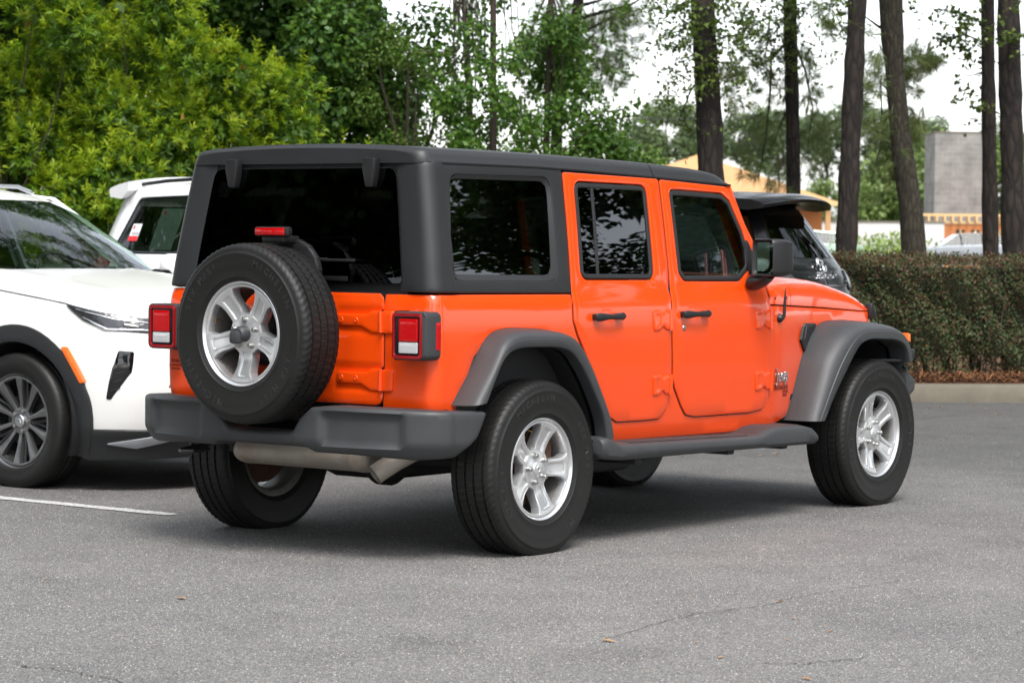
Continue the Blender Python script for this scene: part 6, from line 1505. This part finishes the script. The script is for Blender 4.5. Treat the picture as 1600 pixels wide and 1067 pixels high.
for x in (-3.3, -1.1, 1.1, 3.3): mb = MB(); mb.box((x, 1.27, 1.6), (.95, .08, 1.2)); mb.build('window_opening', DARK, S1_)
# block tower and sheathed wing
S2_ = site('block_tower', 'square grey concrete-block tower behind the thin pine', 1500, 112, 'building')
mb = MB(); mb.box((0, 1.4, 2.95), (2.35, 2.8, 5.9)); mb.build('masonry', BLOCK, S2_)
mb = MB(); mb.box((0, 1.4, 5.94), (2.39, 2.84, .06)); mb.build('coping', CONC, S2_)
S3_ = site('sheathed_wing', 'low orange-sheathed wing with framed window openings below the block tower', 1545, 108, 'building')
mb = MB(); mb.box((0, 1.5, 1.05), (3.75, 3.0, 2.1)); mb.build('wall', OSB, S3_)
mb = MB(); mb.box((-.3, 0, 2.46), (5.2, .10, .10)); mb.box((-.3, 0, 2.16), (5.2, .10, .09))
for k in range(17): mb.box((-2.85+.32*k, -.05, 2.31), (.075, .5, .24))
mb.build('joists', LUMB, S3_)
for k, x in enumerate((-1.22, -.62, .35, .95)): mb = MB(); mb.box((x, -.012, 1.50), (.34, .05, .74)); w1 = mb.build('window_opening', DARK, S3_); mb = MB(); mb.box((x, -.045, 1.50), (.05, .03, .74)); mb.build('stud', LUMB, w1)
S4_ = site('site_wall', 'long low white wall seen between the trunks', 1330, 106, 'wall')
mb = MB(); mb.box((-1.2, .1, 1.06), (9.6, .2, 2.12)); mb.build('panel_face', WALLW, S4_)
mb = MB(); mb.box((-1.2, .1, 2.15), (9.7, .28, .06)); mb.build('coping', CONC, S4_)
# cars far off, on a road a little above the lot
_q = lambda u, d, z: (*tuple(at(u, d))[:2], z)
mb = MB(); mb.add([_q(-3000, 80, -.01), _q(4500, 80, -.01), _q(4500, 92, .27), _q(-3000, 92, .27), _q(4500, 104, .27), _q(-3000, 104, .27), _q(4500, 118, -.01), _q(-3000, 118, -.01)], [[0, 1, 2, 3], [3, 2, 4, 5], [5, 4, 6, 7]]); tag(mb.build('far_road', mat('far_road_surface', (.22, .215, .20), .9, vary=(.5, (.16, .155, .145), .3)), angle=180), kind='structure')
G_FAR = glass('car_window_glass', (.20, .34, .26), ior=1.22)
def far_car(name, label, u, depth, paint, flip=1):
    c = at(u, depth); root = thing(name, label, 'car', (c.x, c.y, .27), FRZ+(0 if flip > 0 else math.pi), 'cars parked far behind the hedge')
    def sec(pts): return pts
    st = [(-2.35, .50, .80, .78), (-2.30, .38, .96, .84), (-1.9, .30, 1.02, .88), (-1.2, .28, 1.04, .90), (0, .28, 1.02, .90), (1.0, .28, .98, .90), (1.7, .30, .92, .88), (2.2, .36, .80, .82), (2.36, .46, .66, .72)]
    rows = [[(x, -w_*.92, lo), (x, -w_, lo+(hi-lo)*.45), (x, -w_*.985, hi-.06), (x, -w_*.92, hi), (x, 0, hi+.02), (x, w_*.92, hi), (x, w_*.985, hi-.06), (x, w_, lo+(hi-lo)*.45), (x, w_*.92, lo)] for x, lo, hi, w_ in st]
    mb = MB(); mb.grid(rows, closed_v=True); mb.add(rows[0], [list(range(9))]); mb.add(rows[-1], [list(range(9))[::-1]]); mb.build('body', paint, root)
    cab = [(-1.75, 1.0, .84), (-1.25, 1.28, .70), (-.85, 1.40, .64), (-.3, 1.445, .62), (.2, 1.43, .62), (.55, 1.36, .64), (1.15, .98, .82)]
    rows = [[(x, -.84, .98 if abs(x) < 1.5 else .97), (x, -w_, z), (x, 0, z+.02), (x, w_, z), (x, .84, .98 if abs(x) < 1.5 else .97)] for x, z, w_ in cab]
    mb = MB(); mb.grid([r[1:4] for r in rows[1:6]]); mb.build('roof', paint, root)
    mb = MB(); mb.grid([r[:2] for r in rows]); mb.grid([r[3:] for r in rows]); mb.grid([r[1:4] for r in rows[:2]]); mb.grid([r[1:4] for r in rows[5:]]); mb.build('windows', G_FAR, root)
    for x in (-.35, .42): mb = MB(); mb.tube([(x-.02, -.855, .98), (x+.02, -.64, 1.40)], .03, 6); mb.tube([(x-.02, .855, .98), (x+.02, .64, 1.40)], .03, 6); mb.build('pillar', BLACKP, root)
    mb = MB(); mb.tube([(-1.72, -.86, 1.0), (-1.22, -.72, 1.29), (-.82, -.66, 1.41), (-.3, -.65, 1.44), (.5, -.66, 1.37), (1.12, -.84, .98)], .035, 6); mb.build('roof_side_frame', paint, root)
    mb = MB()
    for x in (-1.0, .1):
        mb.box((x, .35, .95), (.18, .5, .7), r=.06); mb.box((x, -.35, .95), (.18, .5, .7), r=.06)
    mb.build('seats', FABRIC, root)
    for x in (-1.42, 1.42):
        for y in (-.78, .78): car_wheel(root, (x, y, .31), 0 if y < 0 else math.pi, .32, .22)
    return root
far_car('sedan', 'silver sedan half hidden behind the two rightmost pine trunks', 1512, 98, SILVC, -1)
far_car('sedan', 'pale green sedan of which only the bonnet shows beside the leaning trunk', 1282, 96, GREENC, 1)
# overhead line
mb = MB(); mb.tube([sky_pt(300, 196, 85), sky_pt(900, 187, 85), sky_pt(1200, 184.5, 85), sky_pt(1550, 183, 85), sky_pt(2000, 180, 85)], .012, 6); tag(mb.build('overhead_line', mat('cable_black', (.05, .05, .05), .6)), 'thin overhead cable crossing the sky behind the trunks', 'cable')
